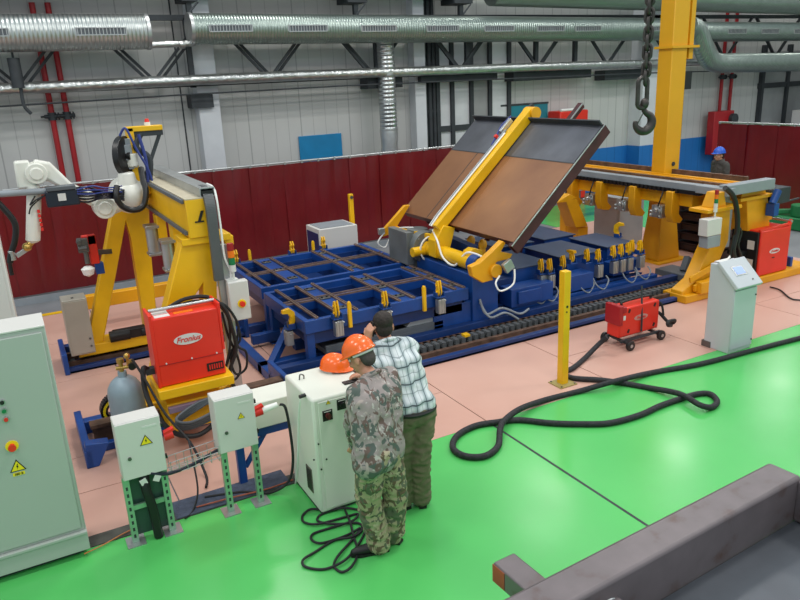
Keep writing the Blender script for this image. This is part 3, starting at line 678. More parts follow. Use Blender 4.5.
b = MB(); b.box(5.7, 8.6, 7.82, 7.9, .24, .27); b.box(5.7, 8.7, 7.9, 10.2, .02, .1); tag(b.build('fixture_floor_frame', blueD), 'low dark blue frame under the row of fixture blocks', 'frame')
t = empty('inclined_stand', (9.0, 10.2, 0), 'inclined yellow steel leg behind the back row fixture block', 'support')
b = MB(); b.poly([AY(x, y, 9.9) for x, y in ((566, 201), (577, 199), (588, 226), (576, 228))], (0, .3, 0)); b.build('inclined_beam', yelR, t, .008)
b = MB(); b.poly([AY(x, y, 9.9) for x, y in ((556, 203), (570, 194), (577, 198), (567, 202))], (0, .3, 0)); b.build('top_arm', yelR, t, .006)
q = AY(586, 230, 9.9); b = MB(); b.box(q.x-.35, q.x+.3, 9.85, 10.35, 0, .1); b.box(q.x-.15, q.x+.1, 9.95, 10.25, .08, q.z+.05); b.build('foot', yelR, t, .01)
t = empty('grey_cabinet', (10.5, 10.3, 0), 'plain pale grey cabinet standing behind the blue fixture blocks', 'cabinet')
b = MB(); b.box(10.35, 11.0, 10.05, 10.75, 0, .98); b.build('case', M('pale_cabinet', 'A9AFB2', .5), t, .01)
b = MB(); b.box(10.34, 10.35, 10.1, 10.7, .05, .93); b.build('door', M('pale_cabinet', 'A9AFB2'), t, .004)
t = empty('work_bench', (12.0, 12.0, 0), 'grey work bench far behind the tilted plate on the green floor', 'bench')
b = MB(); b.box(11.6, 13.6, 12.6, 13.3, .7, .76); b.build('bench_top', gry, t, .01)
for x in (11.7, 13.5):
    for y in (12.7, 13.2): b = MB(); b.box(x-.04, x+.04, y-.04, y+.04, 0, .7); b.build('leg', dgry, t)
# ------------------------------------------------------------------ right gantry
t = empty('welding_gantry', (9.8, 8.5, 0), 'yellow gantry with long overhead deck at the right side of the hall', 'gantry')
b = MB(); b.box(9.55, 10.35, 7.0, 11.6, 1.50, 1.58); b.build('deck', M('deck_tan', 'D2A55C', .5, var=.12), t)
b = MB(); b.box(10.3, 10.36, 7.35, 11.6, 1.58, 1.66); b.box(9.68, 9.74, 7.1, 11.6, 1.58, 1.62); b.build('deck_rail', brn, t)
b = MB(); b.box(9.85, 9.9, 7.1, 11.6, 1.58, 1.61); b.box(10.05, 10.1, 7.1, 11.6, 1.58, 1.61); b.build('deck_rail', yelR, t)
b = MB(); b.box(9.42, 9.58, 7.1, 11.6, 1.50, 1.60); b.build('cable_tray', gry, t, .004)
b = MB(); y = 7.9
while y < 11.4: b.box(9.38, 9.43, y, y+.05, 1.44, 1.50); y += .09
b.box(9.40, 9.5, 7.5, 11.5, 1.44, 1.50); b.build('drag_chain', blk, t)
b = MB(); b.box(9.35, 10.45, 6.95, 7.12, 1.5, 1.66); b.box(9.3, 9.5, 6.93, 7.5, 1.5, 1.62); b.build('end_channel', gry, t, .01)
b = MB(); b.box(9.5, 9.85, 7.7, 11.5, 1.22, 1.5); b.build('girder', yelR, t, .01)
for i, y in enumerate((7.95, 8.75, 9.55, 10.3)):
    b = MB(); b.poly([(9.33, y, 1.46), (9.52, y, 1.46), (9.52, y, 1.08), (9.62, y, .98), (9.56, y, .92), (9.40, y, .95), (9.33, y, 1.1)], (0, .14, 0)); a_ = b.build('hanger_arm', yelR, t, .01)
    b = MB(); b.cyl((9.3, y+.3, 1.1), (9.5, y+.3, 1.1), .08, seg=14); b.box(9.34, 9.5, y+.2, y+.42, 1.0, 1.2)
    for k in range(6): b.sph((9.3+.05*math.sin(k*2.1), y+.3+.09*math.cos(k*2.1), 1.1+.09*math.sin(k*1.3)), .03, seg=8)
    b.build('actuator', alu, a_, .004)
    b = MB(); b.tube(spline([(9.4, y+.25, 1.45), (9.3, y+.2, 1.35), (9.32, y+.27, 1.2)], 6), .012, 6); b.build('hose', blk, a_)
# near frame legs (plane Y = 7)
ly = 6.95
b = MB()
b.poly([(9.06, ly, 1.32), (9.44, ly, 1.32), (9.46, ly, .82), (9.24, ly, .42), (8.98, ly, .0), (8.5, ly, .0), (8.52, ly, .17), (8.78, ly, .3), (9.06, ly, .80)], (0, .22, 0)); b.build('front_leg', yelR, t, .012)
b = MB(); b.poly([(9.05, ly+.02, 1.36), (9.36, ly+.02, 1.36), (9.3, ly+.02, 1.58), (9.15, ly+.02, 1.58)], (0, .2, 0)); b.build('leg_head', yelR, t, .01)
b = MB(); b.box(8.86, 9.62, ly-.06, ly+.28, 1.31, 1.36); b.build('flange', yelR, t, .004)
b = MB(); b.poly([AY(x, y, 7.48) for x, y in ((748, 225), (770, 222), (771, 240), (776, 270), (750, 274), (746, 240))], (0, .2, 0)); b.poly([AY(x, y, 7.12) for x, y in ((747, 199), (768, 196), (770, 228), (748, 233))], (0, .5, 0)); b.box(10.55, 10.85, 7.2, 7.4, .92, 1.22); b.build('rear_leg', yelR, t, .012)
b = MB(); p, q = AY(741, 199, 7.06), AY(773, 196, 7.06); b.box(p.x, q.x, 7.06, 7.5, p.z-.05, p.z); b.poly([V(p.x+.1, 7.13, p.z), V(q.x-.08, 7.13, p.z), V(q.x-.12, 7.13, 1.5), V(p.x+.12, 7.13, 1.5)], (0, .25, 0)); b.build('flange', yelR, t, .004)
b = MB(); b.box(8.5, 11.6, 6.86, 7.3, .0, .12); b.box(8.75, 9.1, 6.8, 6.92, .12, .3); b.build('base_beam', yelR, t, .012)
b = MB(); b.bar((8.62, 6.92, .34), (9.25, 6.92, .5), .09, .03, (0, 1, 0)); b.bar((8.7, 6.9, .2), (9.25, 6.9, .3), .1, .04, (0, 1, 0)); b.build('guard_plate', yelR, t, .004)
b = MB(); b.box(9.1, 9.5, 7.4, 8.0, .12, .22); b.bar((9.3, 7.6, .22), (9.45, 7.65, .42), .1, .1, (0, 1, 0)); b.build('step_plate', dgry, t, .006)
b = MB(); b.box(9.62, 9.9, 7.25, 7.45, .6, 1.48); b.build('grey_column', gry, t, .006)
# junction box, stack light on the leg
b = MB(); b.box(8.74, 9.05, 6.78, 6.94, 1.0, 1.25); j = b.build('junction_box', lcab, t, .01)
b = MB(); b.cyl((9.05, 6.86, 1.1), (9.08, 6.86, 1.1), .035, seg=14); b.build('stop_button', red, j)
b = MB(); b.box(8.77, 9.05, 6.78, 6.94, .82, .995); b.build('lower_box', gry, t, .01)
def stack_light(parent, x, y, z, cols, r=.03, h=.075):
    b = MB(); b.cyl((x, y, z-.08), (x, y, z), r*.4, seg=12); s0 = b.build('light_tower', lgray, parent)
    for c in cols:
        b = MB(); b.cyl((x, y, z), (x, y, z+h-.004), r, seg=18); b.build('lamp_lens', c, s0); z += h
stack_light(t, 8.98, 6.86, 1.33, (lgray, lgray, gflat, oflat, redD), .028, .065)
for rr_, pp_ in ((.04, ((725, 188), (733, 196), (737, 212), (737, 232), (733, 250), (736, 262))), (.02, ((737, 225), (741, 232), (738, 245), (742, 258))), (.018, ((734, 235), (731, 250), (729, 262)))):
    b = MB(); b.tube(spline([AY(x, y, 6.8) for x, y in pp_], 8), rr_, 10); b.build('cable_hose', blk, t)
b = MB(); b.cyl((10.5, 7.0, 1.25), (10.62, 7.0, 1.45), .06, seg=14); b.box(10.5, 10.62, 6.95, 7.1, 1.05, 1.25); b.build('drive_motor', blue, t, .006)
b = MB(); b.box(10.6, 11.1, 7.1, 7.5, 1.2, 1.45); b.bar((10.5, 7.2, 1.15), (11.5, 7.2, 1.2), .03, .03); b.build('drive_box', darkst, t, .01)
# far legs of the gantry
b = MB(); b.poly([(10.1, 11.3, 1.5), (10.4, 11.3, 1.5), (10.5, 11.3, 0), (10.1, 11.3, 0)], (0, .2, 0)); b.build('far_leg', yelR, t, .01)

# red power source on the right gantry base
def power_source(x0, x1, y0, y1, z0, z1, label, face='y', big=True):
    t = empty('welding_power_source', ((x0+x1)/2, (y0+y1)/2, z0), label, 'welding machine')
    b = MB(); b.box(x0, x1, y0, y1, z0, z1); b.build('housing', red, t, .018)
    return t
t = power_source(10.18, 10.92, 6.9, 7.42, .125, .86, 'red welding power source with black front on the right gantry base', 'y')
b = MB(); b.box(10.14, 10.19, 6.93, 7.40, .14, .84); b.box(10.03, 10.14, 7.1, 7.38, .44, .52); f = b.build('front_panel', blk, t, .006)
b = MB(); b.box(10.134, 10.14, 6.98, 7.1, .56, .70); b.box(10.134, 10.14, 6.98, 7.1, .26, .4); b.build('label_plate', lgray, f)
b = MB(); b.cyl((10.1, 7.25, .66), (10.14, 7.25, .66), .03, seg=14); b.cyl((10.1, 7.3, .3), (10.14, 7.3, .3), .035, seg=14); b.build('socket', steel, f)
b = MB(); b.bar((10.88, 6.93, .85), (10.94, 6.93, .95), .05, .05, (0, 1, 0)); b.bar((10.88, 7.39, .85), (10.94, 7.39, .95), .05, .05, (0, 1, 0)); b.bar((10.16, 6.93, .865), (10.9, 6.93, .89), .04, .04); b.build('handle_bracket', red, t, .006)
b = MB(); b.cyl((10.92, 6.9, .93), (10.92, 7.42, .93), .02, seg=12); b.build('handle', alu, t)
def oval(c, a, bb, right, up, mat, parent, name='badge'):
    b = MB(); r = Vector(right).normalized(); u = Vector(up).normalized(); n = r.cross(u)
    b.poly([Vector(c) + r*a*math.cos(2*PI*k/32) + u*bb*math.sin(2*PI*k/32) for k in range(32)], n*.003); return b.build(name, mat, parent)
badge = oval((10.55, 6.901, .5), .13, .042, (1, 0, 0), (0, 0, 1), lgray, t); text('Fronius', .06, (10.55, 6.895, .5), (1, 0, 0), (0, 0, 1), rflat, 'lettering', badge, shear=.3)
b = MB(); b.box(10.5, 10.56, 6.895, 6.9, .385, .40); b.build('label_strip', blk, t)

# dark steel stack behind gantry
for i in range(6):
    b = MB(); z = .02+i*.19; b.box(11.0+.05*(i % 2), 12.2, 9.2, 9.36, z, z+.13); b.box(11.0+.05*(i % 2), 12.2, 8.2, 8.36, z, z+.13)
    for x in (11.1, 11.6, 12.05): b.box(x, x+.08, 8.3, 9.2, z+.02, z+.12)
    b.box(11.1, 12.2, 8.2, 9.36, z+.13, z+.15)
    tag(b.build('steel_pallet', M('dark_brown_paint', '332426', .6, var=.2)), 'dark brown steel pallet, %s in the stack behind the right gantry' % ('lowest', 'second from the floor', 'third from the floor', 'fourth from the floor', 'fifth from the floor', 'topmost')[i], 'pallet', 'dark pallets behind the gantry')
# far right green machine
t = empty('green_machine', (15.6, 9.8, 0), 'low green machine parts on the grey floor at the right edge below the curtain', 'machine')
gm = M('machine_green', '1F7A46', .5, var=.15)
b = MB(); b.box(14.2, 14.9, 8.4, 9.6, 0, .25); b.cyl((14.5, 9.0, .25), (14.5, 9.0, .5), .2, seg=18); b.box(14.3, 14.6, 8.2, 8.5, .1, .6); b.bar((14.2, 9.6, .3), (14.9, 8.6, .4), .1, .1); b.build('body', gm, t, .02)
b = MB(); b.cyl((14.3, 8.1, .55), (14.8, 8.1, .55), .06, seg=14); b.cyl((14.2, 8.8, .55), (14.5, 8.8, .62), .04, seg=12); b.build('shaft', darkst, t)

# ------------------------------------------------------------------ left gantry
t = empty('welding_gantry', (1.6, 8.4, 0), 'yellow gantry with A shaped legs carrying the white robot at the left', 'gantry')
b = MB(); b.box(1.5, 1.69, 7.2, 9.95, 1.95, 2.34); b.build('beam', yel, t, .008)
b = MB(); b.box(1.5, 1.69, 7.2, 9.95, 2.34, 2.35); b.build('beam_top', M('beige_steel', 'C9BFA6', .5, .1, var=.06), t)
b = MB(); b.box(1.47, 1.50, 7.25, 9.95, 2.30, 2.34); b.build('guide_rail', dgry, t, .004)
b = MB(); b.box(1.47, 1.50, 7.25, 9.95, 1.98, 2.02); b.build('guide_rail', dgry, t, .004)
b = MB(); b.box(1.66, 1.81, 7.22, 9.95, 2.35, 2.36); b.box(1.66, 1.67, 7.22, 9.95, 2.36, 2.43); b.box(1.80, 1.81, 7.22, 9.95, 2.36, 2.43); b.box(1.66, 1.81, 7.22, 9.95, 2.43, 2.44); b.build('cable_channel', alu, t)
b = MB(); b.box(1.675, 1.795, 7.2, 9.9, 2.36, 2.41); b.build('cable_chain', blk, t)
b = MB(); pts = spline([(1.735, 7.5, 2.39), (1.735, 7.28, 2.39), (1.73, 7.16, 2.3), (1.725, 7.12, 2.1), (1.72, 7.12, 1.5)], 10)
for a, c in zip(pts, pts[1:]): b.bar(a, c, .10, .05, (0, 1, 0.01))
b.build('hanging_chain', M('chain_grey', '55585A'), t)
b = MB(); b.tube(spline([(1.81, 7.5, 2.44), (1.81, 7.22, 2.40), (1.80, 7.12, 2.1), (1.80, 7.1, 1.75), (1.84, 7.1, 1.6), (1.84, 7.1, 1.5)], 10), .012, 8); b.build('white_cable', wht, t)
b = MB(); b.box(1.72, 1.84, 7.14, 7.2, .2, 1.86); b.build('cable_tray', alu, t, .004)
b = MB(); b.poly([(1.60, 7.195, 2.12), (1.63, 7.195, 2.12), (1.67, 7.195, 2.22), (1.64, 7.195, 2.22)], (0, -.003, 0)); b.poly([(1.57, 7.195, 2.105), (1.66, 7.195, 2.105), (1.66, 7.195, 2.12), (1.57, 7.195, 2.12)], (0, -.003, 0)); b.build('black_mark', kflat, t)
# near frame
ny = 7.22
b = MB(); b.box(1.42, 1.92, ny, ny+.32, 1.88, 1.95); b.box(1.86, 1.95, ny+.02, ny+.12, 1.82, 1.92); b.build('cross_head', yel, t, .006)
b = MB(); b.poly([AY(x, y, ny+.04) for x, y in ((182, 241), (216, 237), (218, 330), (226, 425), (206, 430), (203, 284), (190, 304), (168, 425), (140, 430), (165, 312))], (0, .2, 0)); b.build('near_leg', yel, t, .012)
b = MB(); b.box(.7, 1.85, ny-.02, ny+.30, .12, .3); b.box(.95, 1.5, 6.6, ny, .2, .5); b.build('carriage', yel, t, .012)
# far frame
fy = 9.6
b = MB(); b.poly([AY(x, y, fy) for x, y in ((113, 206), (149, 200), (150, 240), (159, 340), (147, 343), (131, 238), (126, 222), (103, 344), (87, 347), (106, 245))], (0, .2, 0)); b.build('far_leg', yel, t, .012)
b = MB(); b.box(.4, 1.75, fy-.05, fy+.3, .14, .28); b.build('carriage', yel, t, .01)
b = MB(); b.box(.85, 1.3, fy-.08, fy+.06, .28, .4); b.cyl((.8, fy-.05, .34), (1.05, fy-.05, .34), .075, seg=16); b.cyl((1.2, fy-.05, .33), (1.38, fy-.05, .33), .06, seg=16); b.build('drive_motor', blk, t, .006)
b = MB(); b.cyl((.55, 9.7, .12), (.55, 9.76, .12), .1, seg=18); b.cyl((1.5, 9.7, .12), (1.5, 9.76, .12), .1, seg=18); b.build('wheel', darkst, t)
b = MB(); b.box(.55, 2.2, 11.2, 11.35, .3, .5); b.box(.55, .65, 11.2, 11.35, 0, .3); b.box(2.1, 2.2, 11.2, 11.35, 0, .3); tag(b.build('barrier_rail', yelR, bevel=.01), 'low yellow barrier rail on the floor behind the far gantry leg', 'barrier')
# wire spools / cylinders under the beam
for i, (y, z) in enumerate(((8.9, AY(153, 240, 8.9).z), (8.4, AY(169, 255, 8.4).z))):
    b = MB(); fx = (AY(153, 240, 8.9).x, AY(169, 255, 8.4).x)[i]; b.cyl((fx, y, z-.15), (fx, y, z+.15), .075, seg=24); b.box(fx-.08, fx+.08, y-.1, y+.1, z+.15, z+.19); b.box(fx-.08, fx+.08, y-.1, y+.1, z-.18, z-.15); b.build('filter_cylinder', alu, t, .004)
    b = MB(); b.box(fx+.06, fx+.16, y-.1, y+.12, z+.0, 1.96); b.build('hanger_plate', yel, t, .004)
b = MB(); b.poly([V(1.66, 8.5+.28*math.cos(a), 1.32+.34*math.sin(a)) for a in [2*PI*k/28 for k in range(28)]], (.03, 0, 0)); b.build('cover_plate', yelR, t, .003)
b = MB(); b.box(1.44, 1.48, 9.85, 9.9, .3, 1.9); b.build('conduit', gry, t)
# robot carriage bracket with spool and beacon
b = MB(); b.box(1.34, 1.42, 9.15, 9.3, 2.28, 2.98); b.box(1.34, 1.76, 9.15, 9.3, 2.93, 2.99); b.box(1.36, 1.5, 9.05, 9.4, 2.2, 2.3); b.build('spool_bracket', yel, t, .008)
b = MB(); b.bar((1.45, 9.2, 2.32), (1.74, 9.2, 2.92), .04, .03, (0, 1, 0)); b.box(1.4, 1.76, 9.17, 9.28, 2.87, 2.93); b.tube(spline([(1.5, 9.2, 2.9), (1.42, 9.15, 2.75), (1.55, 9.15, 2.6), (1.5, 9.15, 2.3)], 8), .04, 10); b.build('cable_support', darkst, t)
b = MB(); b.cyl((1.6, 9.22, 2.99), (1.6, 9.22, 3.03), .035, seg=14); b.build('beacon_base', wht, t)
b = MB(); b.cyl((1.6, 9.22, 3.03), (1.6, 9.22, 3.07), .03, .02, seg=14); b.build('beacon', red, t)
b = MB(); b.cyl((1.24, 9.16, 2.66), (1.30, 9.12, 2.66), .235, seg=32); b.cyl((1.2, 9.19, 2.66), (1.34, 9.1, 2.66), .05, seg=16); sp_ = b.build('wire_spool', blk, t, .006)
b = MB(); b.obox(V(1.30, 9.1, 2.7), (.12, .02, .18)); b.box(1.22, 1.36, 9.12, 9.2, 2.5, 2.86); b.build('spool_holder', gry, sp_, .004)
b = MB(); b.tube(spline([(1.25, 9.1, 2.9), (1.32, 9.05, 2.98), (1.4, 9.05, 2.75), (1.5, 9.05, 2.5), (1.54, 9.05, 2.3)], 8), .014, 8); b.tube(spline([(1.48, 9.05, 2.3), (1.5, 9.08, 2.6), (1.46, 9.1, 2.9)], 8), .02, 8); b.build('blue_cable', lblue, t)
# button box and stack light on the cable tray
b = MB(); b.box(1.78, 1.99, 7.02, 7.12, 1.06, 1.48); bx_ = b.build('button_box', lcab, t, .012)
b = MB(); b.cyl((1.90, 7.02, 1.24), (1.90, 7.012, 1.24), .045, seg=20); yp = b.build('stop_plate', yflat, bx_); b = MB(); b.cyl((1.90, 7.012, 1.24), (1.90, 6.98, 1.24), .028, seg=18); b.build('stop_button', red, yp)
stack_light(t, 1.86, 7.07, 1.58, (lgray, gflat, oflat, redD), .034, .075)
b = MB(); b.box(1.78, 1.9, 7.05, 7.14, 1.48, 1.5); b.cyl((1.86, 7.07, 1.48), (1.86, 7.07, 1.58), .012, seg=8); b.build('lamp_foot', lgray, t)
# cable bundle hanging beside source
for k, pp_ in enumerate((((168, 308), (185, 299), (207, 297), (224, 308), (232, 328), (236, 350), (230, 372), (236, 392)), ((175, 306), (195, 301), (215, 303), (228, 318), (230, 345), (226, 368), (228, 385)), ((210, 300), (226, 306), (238, 325), (237, 345), (246, 352), (246, 368), (236, 374), (231, 360), (236, 345), (232, 330)), ((222, 312), (228, 335), (238, 358), (240, 372), (233, 380), (226, 370), (232, 350), (240, 340), (238, 325)))):
    b = MB(); b.tube(spline([AY(x, y, 6.92+.02*k) for x, y in pp_], 8), .013 if k else .02, 8); b.build('power_cable', black, t)
# red power source on tray
b = MB(); b.box(.88, 1.60, 6.5, 6.95, .60, .695); b.build('source_tray', yel, t, .008)
ps = empty('welding_power_source', (1.23, 6.75, .7), 'large red welding power source with oval badge on the left gantry', 'welding machine')
b = MB(); b.box(.92, 1.55, 6.58, 6.86, .70, 1.38); b.build('housing', red, ps, .014)
b = MB(); b.box(.90, .93, 6.57, 6.87, .70, 1.42); b.box(1.54, 1.565, 6.57, 6.87, .95, 1.43); b.build('side_frame', red, ps, .006)
b = MB(); b.cyl((.93, 6.73, 1.42), (1.55, 6.73, 1.42), .018, seg=12); b.build('handle', alu, ps)
b = MB(); b.box(.96, 1.10, 6.6, 6.68, 1.38, 1.383); b.box(.96, 1.10, 6.70, 6.80, 1.38, 1.383); b.build('warning_label', lgray, ps)
b = MB(); b.box(1.14, 1.32, 6.62, 6.68, 1.38, 1.383); b.build('yellow_label', oflat, ps)
badge = oval((1.23, 6.578, 1.13), .135, .052, (1, 0, 0), (0, 0, 1), lgray, ps); text('Fronius', .075, (1.23, 6.572, 1.13), (1, 0, 0), (0, 0, 1), rflat, 'lettering', badge, shear=.3)
b = MB(); b.box(.93, 1.54, 6.574, 6.58, .915, .92); b.build('fold_line', redD, ps)
for x in (1.0, 1.24, 1.48): b = MB(); b.cyl((x, 6.58, .93), (x, 6.572, .93), .008, seg=8); b.build('rivet', lgray, ps)
lb = MB(); lb.box(1.37, 1.53, 6.573, 6.58, .76, .84); l_ = lb.build('type_label', kflat, ps)
b = MB()
for k in range(6): b.box(1.39+k*.023, 1.402+k*.023, 6.57, 6.573, .775, .825)
b.build('type_marks', rflat, l_)
b = MB(); b.cyl((.88, 6.7, .85), (.9, 6.7, .85), .04, seg=14); b.box(.82, .9, 6.66, 6.74, .82, .88); b.build('gas_socket', darkst, ps)
# cables in front of the source base
def cable(pts, r, label, mat=black, n=12, name='cable', group=None, seg=8, cat='cable'):
    b = MB(); b.tube(spline(pts, n), r, seg); return tag(b.build(name, mat), label, cat, group)
cable([(.86, 6.7, .84), (.80, 6.66, .9), (.78, 6.6, .7), (.82, 6.48, .5), (.95, 6.4, .30), (1.15, 6.38, .22), (1.35, 6.4, .3), (1.5, 6.42, .45), (1.5, 6.45, .6)], .024, 'thick black cable looping under the yellow tray of the left red source')
cable([(.72, 6.7, 1.0), (.78, 6.62, .85), (.9, 6.42, .5), (1.05, 6.2, .25), (1.1, 5.95, .02), (1.05, 5.75, .02)], .012, 'thin black cable running from the gas bottle down to the pink floor')
t2 = empty('cable_coil', (1.3, 6.45, .35), 'grey coiled cables resting in front of the yellow base under the left red source', 'cable')
for k in range(4):
    b = MB(); b.tube(spline([(.98, 6.42-.02*k, .36+.03*k), (1.1, 6.4-.02*k, .30+.03*k), (1.35, 6.4-.02*k, .36+.03*k), (1.5, 6.42-.02*k, .48+.02*k), (1.45, 6.42, .55), (1.2, 6.44, .46+.02*k)], 8, True), .014, 8, close=True); b.build('cable_turn', dgry, t2)
b = MB(); b.box(.95, 1.55, 6.5, 6.56, .45, .5); b.build('cable_ladder', M('mauve_tray', '8E7A8E'), t2)

# grey box on far rail
t = empty('grey_cabinet', (.45, 9.45, .22), 'narrow beige grey steel box standing on the far left blue rail', 'cabinet')
b = MB(); b.box(.31, .60, 9.42, 9.72, .22, .95); b.build('case', M('beige_grey', 'ABA79B', .4, .2, var=.04), t, .008)
b = MB(); b.box(.335, .595, 9.412, 9.42, .24, .93); d_ = b.build('door', M('beige_grey', 'ABA79B'), t, .003)
for z in (.32, .42): b = MB(); b.cyl((.56, 9.412, z), (.56, 9.40, z), .013, seg=10); b.build('lock', steel, d_)
b = MB(); b.box(.43, .46, 9.5, 9.55, .95, .953); b.build('top_mark', kflat, t)
# red wire feeder hanging at the far left leg
t = empty('wire_feeder', (.75, 9.35, 1.5), 'small red and grey torch cleaning unit left of the far gantry leg', 'machine')
b = MB(); b.box(.72, .82, 9.32, 9.42, 1.38, 1.74); b.box(.66, .82, 9.32, 9.42, 1.62, 1.74); b.build('housing', red, t, .01)
b = MB(); b.box(.60, .72, 9.26, 9.36, 1.55, 1.72); b.cyl((.6, 9.28, 1.6), (.7, 9.28, 1.6), .04, seg=12); b.cyl((.68, 9.3, 1.4), (.68, 9.3, 1.56), .03, seg=12); b.cyl((.62, 9.24, 1.68), (.62, 9.34, 1.68), .03, seg=12); b.build('mechanism', steel, t, .006)
b = MB(); b.lathe((.67, 9.3, 1.24), [(.01, 0), (.06, .03), (.08, .1), (.04, .13)]); b.build('cup', wht, t)
b = MB(); b.box(.76, .86, 9.34, 9.44, 1.24, 1.38); b.build('motor', blue, t, .006)
b = MB(); b.bar((.8, 9.42, 1.5), (1.0, 9.62, 1.45), .04, .06); b.build('mounting_arm', steel, t)

# ------------------------------------------------------------------ robot
RY = 9.15
def R_(x, y, Y=RY): return AY(x, y, Y)
t = empty('welding_robot', R_(133, 205), 'white six axis welding robot reaching left from the yellow gantry', 'robot')
b = MB(); c = R_(128, 194); b.cyl(c+V(0, -.1, .0), c+V(0, .22, .0), .2, seg=32); b.cyl(c+V(0, -.1, .1), c+V(0, -.1, .27), .12, .09, seg=24); b.sph(c+V(0, -.08, -.02), .2); b.box(c.x+.02, 1.46, RY-.05, RY+.3, c.z-.12, c.z+.14); b.build('base', robw, t, .02)
b = MB(); q0 = R_(132, 162); b.cyl(q0+V(0, 0, -.05), q0+V(0, 0, .1), .07, seg=20); b.cyl(q0+V(-.06, 0, -.02), q0+V(.06, 0, -.02), .05, seg=16); b.build('axis_motor', robw, t, .008)
sh = R_(104, 207, 9.0)
b = MB(); b.cyl(sh+V(0, -.12, 0), sh+V(0, .12, 0), .125, seg=32); b.cyl(sh+V(0, -.14, 0), sh+V(0, .12, 0), .08, seg=24); b.build('shoulder_joint', robw, t, .012)
b = MB(); pts = [R_(128, 210, 9.05), R_(112, 203, 9.05), R_(100, 193, 9.05), R_(84, 188, 9.05)]; b.tube(spline([sh, sh+V(.12, 0, .02), c+V(0, -.08, -.02)], 6), .11, 18); b.build('shoulder_link', robw, t)
elb = R_(36, 173, 8.9)
b = MB()
A0 = sh+V(-.02, .0, .02); d = elb-A0
pl = [A0+V(.02, -.05, -.10), A0+V(.02, -.05, .10), A0+d*.45+V(0, -.05, .09), elb+V(.16, -.05, .10), elb+V(0, -.05, .15), elb+V(-.04, -.05, -.12), elb+V(.1, -.05, -.09), A0+d*.45+V(0, -.05, -.06)]
b.poly(pl, (0, .16, 0)); b.build('upper_arm', robw, t, .03)
b = MB(); b.cyl(elb+V(0, -.12, 0), elb+V(0, .14, 0), .115, seg=32); b.cyl(elb+V(0, -.14, 0), elb+V(0, .1, 0), .07, seg=24); b.build('elbow_joint', robw, t, .012)
b = MB(); q = R_(22, 174, 8.9); b.poly([q+V(-.06, -.08, .14), q+V(.09, -.08, .14), q+V(.12, -.08, -.15), q+V(-.07, -.08, -.15)], (0, .2, 0)); b.build('elbow_housing', robw, t, .02)
f0 = R_(34, 196, 8.88); f1 = R_(33, 240, 8.88)
b = MB(); b.tube([f0+V(0, 0, .12), f0, f0.lerp(f1, .5), f1, f1+V(0, 0, -.03)], lambda s: .075 if s < .8 else (.07 if s < .95 else .045), 24); fa = b.build('forearm', robw, t)
b = MB()
for k in range(5): zz = f0.z - .18 - .05*k; b.box(f0.x+.0, f0.x+.028, f0.y-.085, f0.y-.072, zz, zz+.035)
b.build('red_marking', rflat, fa)
b = MB(); wj = R_(27, 247, 8.86); b.sph(wj, .05); b.cyl(f1, wj, .035, seg=14); b.build('wrist', brass, t)
tc0 = R_(12, 255, 8.84)
b = MB(); b.bar(wj+V(0, 0, -.02), tc0+V(.04, 0, -.02), .035, .05); b.cyl(tc0+V(0, 0, .05), tc0+V(0, 0, -.06), .035, seg=16); b.build('torch_bracket', alu, t, .004)
b = MB(); b.tube(spline([R_(-25, 190, 8.84), R_(-8, 198, 8.84), R_(5, 210, 8.84), R_(15, 224, 8.84), R_(15, 240, 8.84), R_(11, 254, 8.84), R_(10, 264, 8.84), R_(12, 275, 8.84)], 8), lambda s: .033 if s < .85 else .022, 12); b.build('torch_hose', blk, t)
# black box with tube
p0 = R_(46, 189, 8.75); p1 = R_(79, 186, 8.75); p2 = R_(79, 204, 8.75)
b = MB(); b.box(p0.x-.02, p1.x-.02, 8.7, 8.84, p2.z+.0, p1.z-.02); bb_ = b.build('control_box', M('navy_black', '1B2030', .35), t, .012)
b = MB(); lc = R_(62, 197, 8.7); b.box(lc.x-.04, lc.x+.04, 8.69, 8.7, lc.z-.04, lc.z+.04); b.build('label', lgray, bb_)
b = MB(); b.box(p0.x+.0, p1.x-.04, 8.68, 8.86, p1.z-.02, p1.z+.02); b.build('box_lid', dgry, bb_, .004)
b = MB(); b.cyl(R_(-30, 196, 8.78), R_(46, 191, 8.78), .035, seg=16); b.build('support_tube', gry, bb_)
b = MB()
for k in range(6):
    b.tube(spline([R_(76, 188+2.6*k, 8.72), R_(88, 187+3*k, 8.74+.02*k), R_(100, 191+1.5*k, 8.76), R_(113, 193+k, 8.8), R_(124, 190+2*k, 8.9)], 6), .012, 6)
b.build('cable_bundle', M('navy_black', '1B2030'), t)
b = MB()
for k in range(3): b.tube(spline([R_(77, 190+2*k, 8.7), R_(92, 186+4*k, 8.7), R_(106, 188+2*k, 8.72), R_(122, 186+3*k, 8.85)], 6), .009, 6)
b.build('blue_cable', lblue, t)
b = MB(); b.tube(spline([R_(117, 186, 8.8), R_(116, 196, 8.75), R_(122, 206, 8.75), R_(133, 210, 8.75), R_(143, 206, 8.75), R_(146, 192, 8.8), R_(143, 180, 8.9), R_(141, 168, 9.0)], 8), .035, 10); b.build('black_conduit', blk, t)
b = MB(); b.tube(spline([R_(35, 196, 8.8), R_(30, 205, 8.78), R_(36, 200, 8.76), R_(44, 196, 8.75)], 6), .008, 6); b.tube(spline([R_(45, 195, 8.7), R_(32, 206, 8.76), R_(29, 214, 8.78)], 6), .008, 6); b.build('thin_wire', blk, t)

